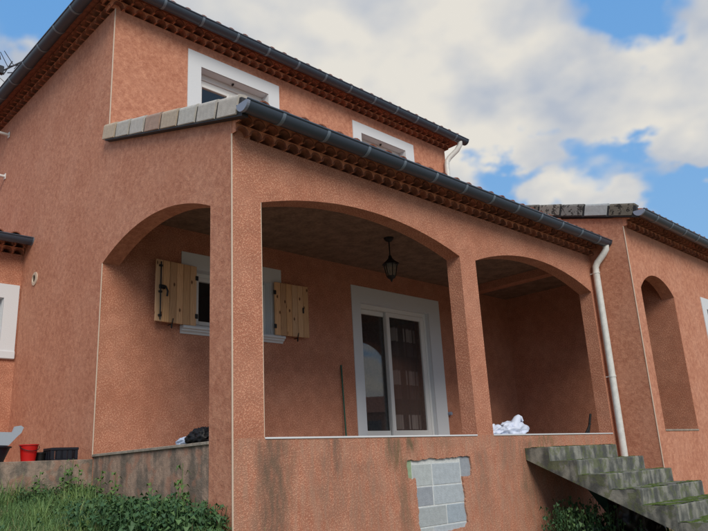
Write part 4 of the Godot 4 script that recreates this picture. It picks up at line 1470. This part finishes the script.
	lathe(st, [Vector2(0.0, 0.0), Vector2(0.068, 0.0), Vector2(0.088, 0.155), Vector2(0.096, 0.157), Vector2(0.096, 0.167), Vector2(0.085, 0.166), Vector2(0.064, 0.008), Vector2(0.0, 0.008)], Vector3.ZERO, 24)
	part("body", st, red, bk)
	st = st_new()
	var hp := []
	for k in 13:
		var a := PI * k / 12
		hp.append(Vector3(cos(a) * 0.096, 0.15 - sin(a) * 0.05, sin(a) * 0.085 + 0.012))
	tube(st, hp, 0.004, 6)
	part("handle", st, M.iron, bk)
	var ck := thing("crate", "dark blue slotted plastic crate on the terrace edge", "crate", Vector3(-0.285, -0.05, bz), 0.05)
	var navy := mat(Color(0.075, 0.085, 0.13), 0.5)
	st = st_new()
	box(st, Vector3(-0.14, 0.0, -0.10), Vector3(0.14, 0.012, 0.10), 0.003)
	part("base", st, navy, ck)
	st = st_new()
	for s in [-1.0, 1.0]:
		box(st, Vector3(-0.145, 0.10, s * 0.095 - 0.009), Vector3(0.145, 0.128, s * 0.095 + 0.009), 0.004)
		box(st, Vector3(s * 0.138 - 0.009, 0.10, -0.086), Vector3(s * 0.138 + 0.009, 0.127, 0.086), 0.004)
	part("rim", st, navy, ck)
	for s in [-1.0, 1.0]:
		for x in [-0.13, -0.065, 0.0, 0.055, 0.13]:
			st = st_new()
			box(st, Vector3(x - 0.02, 0.012, s * 0.092 - 0.006), Vector3(x + (0.02 if x < 0.1 else 0.01), 0.10, s * 0.092 + 0.006), 0.002)
			part("slat", st, navy, ck)
		for z in [-0.05, 0.0, 0.05]:
			st = st_new()
			box(st, Vector3(s * 0.135 - 0.005, 0.012, z - 0.018), Vector3(s * 0.135 + 0.005, 0.10, z + 0.018), 0.002)
			part("slat", st, navy, ck)
	var pt := thing("plant_pot", "small black flower pot between the red bucket and the crate", "pot", Vector3(-0.475, -0.05, bz - 0.07))
	st = st_new()
	lathe(st, [Vector2(0.0, 0.0), Vector2(0.045, 0.0), Vector2(0.055, 0.075), Vector2(0.062, 0.076), Vector2(0.062, 0.09), Vector2(0.052, 0.09), Vector2(0.042, 0.02), Vector2(0.0, 0.02)], Vector3.ZERO, 18)
	part("body", st, M.iron, pt)
	var tb := thing("tub", "wide dark blue tub beside the red bucket", "tub", Vector3(-0.98, -0.05, bz - 0.16))
	st = st_new()
	lathe(st, [Vector2(0.0, 0.0), Vector2(0.17, 0.0), Vector2(0.225, 0.14), Vector2(0.24, 0.143), Vector2(0.24, 0.155), Vector2(0.215, 0.152), Vector2(0.16, 0.012), Vector2(0.0, 0.012)], Vector3.ZERO, 28)
	part("body", st, mat(Color(0.07, 0.085, 0.14), 0.5), tb)
	# pale chair back rising behind the tub
	var ch := thing("garden_chair", "pale grey plastic garden chair tipped back behind the dark tub", "chair", Vector3(-0.86, -0.05, bz - 0.36))
	var grey := mat(Color(0.62, 0.67, 0.72), 0.5)
	st = st_new()
	prism(st, PackedVector2Array([Vector2(-0.30, 0.20), Vector2(0.16, 0.18), Vector2(0.24, 0.27), Vector2(0.28, 0.31), Vector2(0.30, 0.365), Vector2(0.27, 0.385), Vector2(0.21, 0.375), Vector2(0.19, 0.315), Vector2(-0.30, 0.33)]), Vector3.ZERO, Vector3.RIGHT, Vector3.UP, Vector3.BACK, -0.02, 0.015)
	part("backrest", st, grey, ch)
	st = st_new()
	box(st, Vector3(-0.28, 0.17, -0.40), Vector3(0.16, 0.20, 0.0), 0.01)
	part("seat", st, grey, ch)
	for lx in [-0.26, 0.12]:
		for lz in [-0.38, -0.03]:
			st = st_new()
			tube(st, [Vector3(lx, 0.0, lz), Vector3(lx, 0.18, lz)], 0.02, 8)
			part("leg", st, grey, ch)

	# --- antenna on its mast, bracketed to the left wall
	var an := thing("antenna", "television antenna on a wall-bracketed mast beyond the upper left gutter", "antenna", Vector3(-0.5, 0, -6.42))
	var alu := mat(Color(0.42, 0.45, 0.50), 0.4, 0.6)
	var dark := mat(Color(0.12, 0.14, 0.18), 0.5)
	st = st_new()
	tube(st, [Vector3(0, 4.3, 0), Vector3(0, 6.75, 0)], 0.022, 10)
	part("mast", st, alu, an)
	for y in [5.29, 4.545]:
		st = st_new()
		tube(st, [Vector3(0.495, y, 0), Vector3(-0.03, y, 0)], 0.026, 8)
		box(st, Vector3(0.485, y - 0.05, -0.035), Vector3(0.499, y + 0.05, 0.035), 0.004)
		part("bracket", st, M.white, an)
	# boom, elements and the reflector's rods: name, from, to, thickness
	for r in [["boom", Vector3(0.0, 6.40, -0.02), Vector3(0.29, 6.416, 0.0), 0.014], ["boom", Vector3(0.29, 6.416, 0.0), Vector3(0.85, 6.95, 0.10), 0.013], ["reflector", Vector3(0.375, 6.527, 0.03), Vector3(0.70, 6.69, 0.05), 0.009], ["reflector", Vector3(0.383, 6.434, -0.03), Vector3(0.66, 6.55, -0.02), 0.009],
			["element", Vector3(0.31, 6.348, 0.02), Vector3(0.44, 6.67, -0.02), 0.011], ["element", Vector3(0.22, 6.73, 0.05), Vector3(0.40, 6.54, -0.05), 0.006], ["element", Vector3(0.28, 6.775, 0.05), Vector3(0.48, 6.62, -0.05), 0.006], ["element", Vector3(0.25, 6.62, 0.0), Vector3(0.20, 6.80, 0.0), 0.008],
			["element", Vector3(0.46, 6.50, 0.05), Vector3(0.56, 6.70, -0.05), 0.006], ["element", Vector3(0.57, 6.62, 0.05), Vector3(0.66, 6.82, -0.05), 0.006]]:
		st = st_new()
		tube(st, [r[1], r[2]], r[3], 6)
		part(r[0], st, dark, an)
	st = st_new()
	box(st, Vector3(0.22, 6.35, -0.04), Vector3(0.31, 6.50, 0.04), 0.01)
	part("junction_box", st, dark, an)
	st = st_new()
	tube(st, [Vector3(0.02, 6.36, 0.0), Vector3(0.15, 6.32, 0.0), Vector3(0.269, 6.275, 0.0), Vector3(0.34, 6.23, 0.0), Vector3(0.39, 6.15, 0.0), Vector3(0.40, 6.0, 0.0), Vector3(0.42, 5.87, 0)], 0.006, 6)
	part("cable", st, mat(Color(0.5, 0.5, 0.5), 0.6), an)

	# --- under the stairs: a green wheelbarrow on its side, a black sack and a pale pot
	var gy := ground_y(4.9, 0.9)
	var wb := thing("wheelbarrow", "dark green wheelbarrow stowed under the concrete staircase", "wheelbarrow", Vector3(5.3, gy, 0.70), PI - 0.35)
	var green := mat(Color(0.13, 0.27, 0.23), 0.45)
	st = st_new()
	# tray: four sloping sides and a floor
	var top := [Vector3(-0.36, 0.62, -0.22), Vector3(0.36, 0.70, -0.28), Vector3(0.36, 0.70, 0.28), Vector3(-0.36, 0.62, 0.22)]
	var bot := [Vector3(-0.22, 0.34, -0.14), Vector3(0.16, 0.34, -0.16), Vector3(0.16, 0.34, 0.16), Vector3(-0.22, 0.34, 0.14)]
	for k in 4:
		quad(st, top[k], top[(k + 1) % 4], bot[(k + 1) % 4], bot[k])
	quad(st, bot[0], bot[1], bot[2], bot[3], Vector3.UP)
	for k in 4: tube(st, [top[k], top[(k + 1) % 4]], 0.012, 6)
	part("tray", st, green, wb)
	for s in [-1.0, 1.0]:
		st = st_new()
		tube(st, [Vector3(0.62, 0.22, s * 0.05), Vector3(0.2, 0.32, s * 0.15), Vector3(-0.3, 0.33, s * 0.2), Vector3(-0.75, 0.60, s * 0.26)], 0.016, 8)
		part("handle", st, green, wb)
		st = st_new()
		tube(st, [Vector3(-0.15, 0.33, s * 0.18), Vector3(-0.25, 0.0, s * 0.2)], 0.014, 8)
		part("leg", st, M.strap, wb)
	st = st_new()
	var ring := []
	for k in 25:
		var a := TAU * k / 24
		ring.append(Vector3(0.62 + cos(a) * 0.17, 0.21 + sin(a) * 0.17, 0))
	tube(st, ring, 0.04, 8, -1.0, false)
	var wh := part("wheel", st, M.iron, wb)
	st = st_new()
	tube(st, [Vector3(0.62, 0.21, -0.05), Vector3(0.62, 0.21, 0.05)], 0.09, 14)
	part("rim", st, M.gutter_end, wh)
	var sk := part("refuse_sack", crumple(Vector3(0.30, 0.42, 0.26), 171, 0.4, 1.3), mat(Color(0.03, 0.032, 0.035), 0.45))
	sk.position = Vector3(5.25, ground_y(5.25, 0.75), 0.80)
	meta(sk, "black refuse sack beside the wheelbarrow under the staircase", "sack")

	# --- house across the way that the porch glass mirrors
	var nb := thing("neighbour_house", "neighbouring orange house with a brown tiled roof across the garden", "house", Vector3(36, -1.9, 30), -PI * 0.75)
	st = st_new()
	box(st, Vector3(-8, 0, -4), Vector3(8, 5.4, 4))
	part("wall", st, M.coarse, nb)
	st = st_new()
	prism(st, PackedVector2Array([Vector2(-4.5, 5.35), Vector2(4.5, 5.35), Vector2(0, 6.9)]), Vector3.ZERO, Vector3.BACK, Vector3.UP, Vector3.RIGHT, -8.4, 8.4)
	part("roof", st, M.tile[1], nb)
	for x in [-5.0, -1.5, 2.0, 5.5]:
		for y in [1.0, 3.6]:
			st = st_new()
			box(st, Vector3(x - 0.5, y, 4.0), Vector3(x + 0.5, y + 1.2, 4.03), 0.005)
			part("window", st, M.gutter, nb)

# ------------------------------------------------------------------ scene
func _ready() -> void:
	var cam := Camera3D.new()
	cam.name = "camera"
	cam.fov = 42.034
	cam.near = 0.05
	cam.far = 2000.0
	cam.position = Vector3(-3.3147, -0.2672, 4.8361)
	cam.rotation = Vector3(0.2822, -0.7828, -0.0539)
	add_child(cam)
	cam.current = true
	var env := Environment.new()
	env.background_mode = Environment.BG_SKY
	env.sky = make_sky()
	env.background_energy_multiplier = 1.0
	env.tonemap_mode = Environment.TONE_MAPPER_LINEAR
	env.tonemap_exposure = 1.66
	env.sdfgi_enabled = true
	env.ssao_enabled = true
	env.ssil_enabled = true
	var we := WorldEnvironment.new()
	we.name = "world_environment"
	we.environment = env
	add_child(we)
	var sun := DirectionalLight3D.new()
	sun.name = "sun"
	sun.light_energy = 0.5
	sun.light_color = Color(1.0, 0.95, 0.88)
	sun.light_angular_distance = 28.0
	sun.shadow_enabled = true
	sun.rotation_degrees = Vector3(-37, -26, 0)
	add_child(sun)

	rng.seed = 2024
	make_textures()
	M.moss = tri_mat(M.soil.albedo_texture, M.step.heightmap_texture, 0.4, 0.8, 0.95, Color(0.62, 0.86, 0.34))
	build_ground()
	build_house()
	build_stairs()
	build_plants()
	build_things()
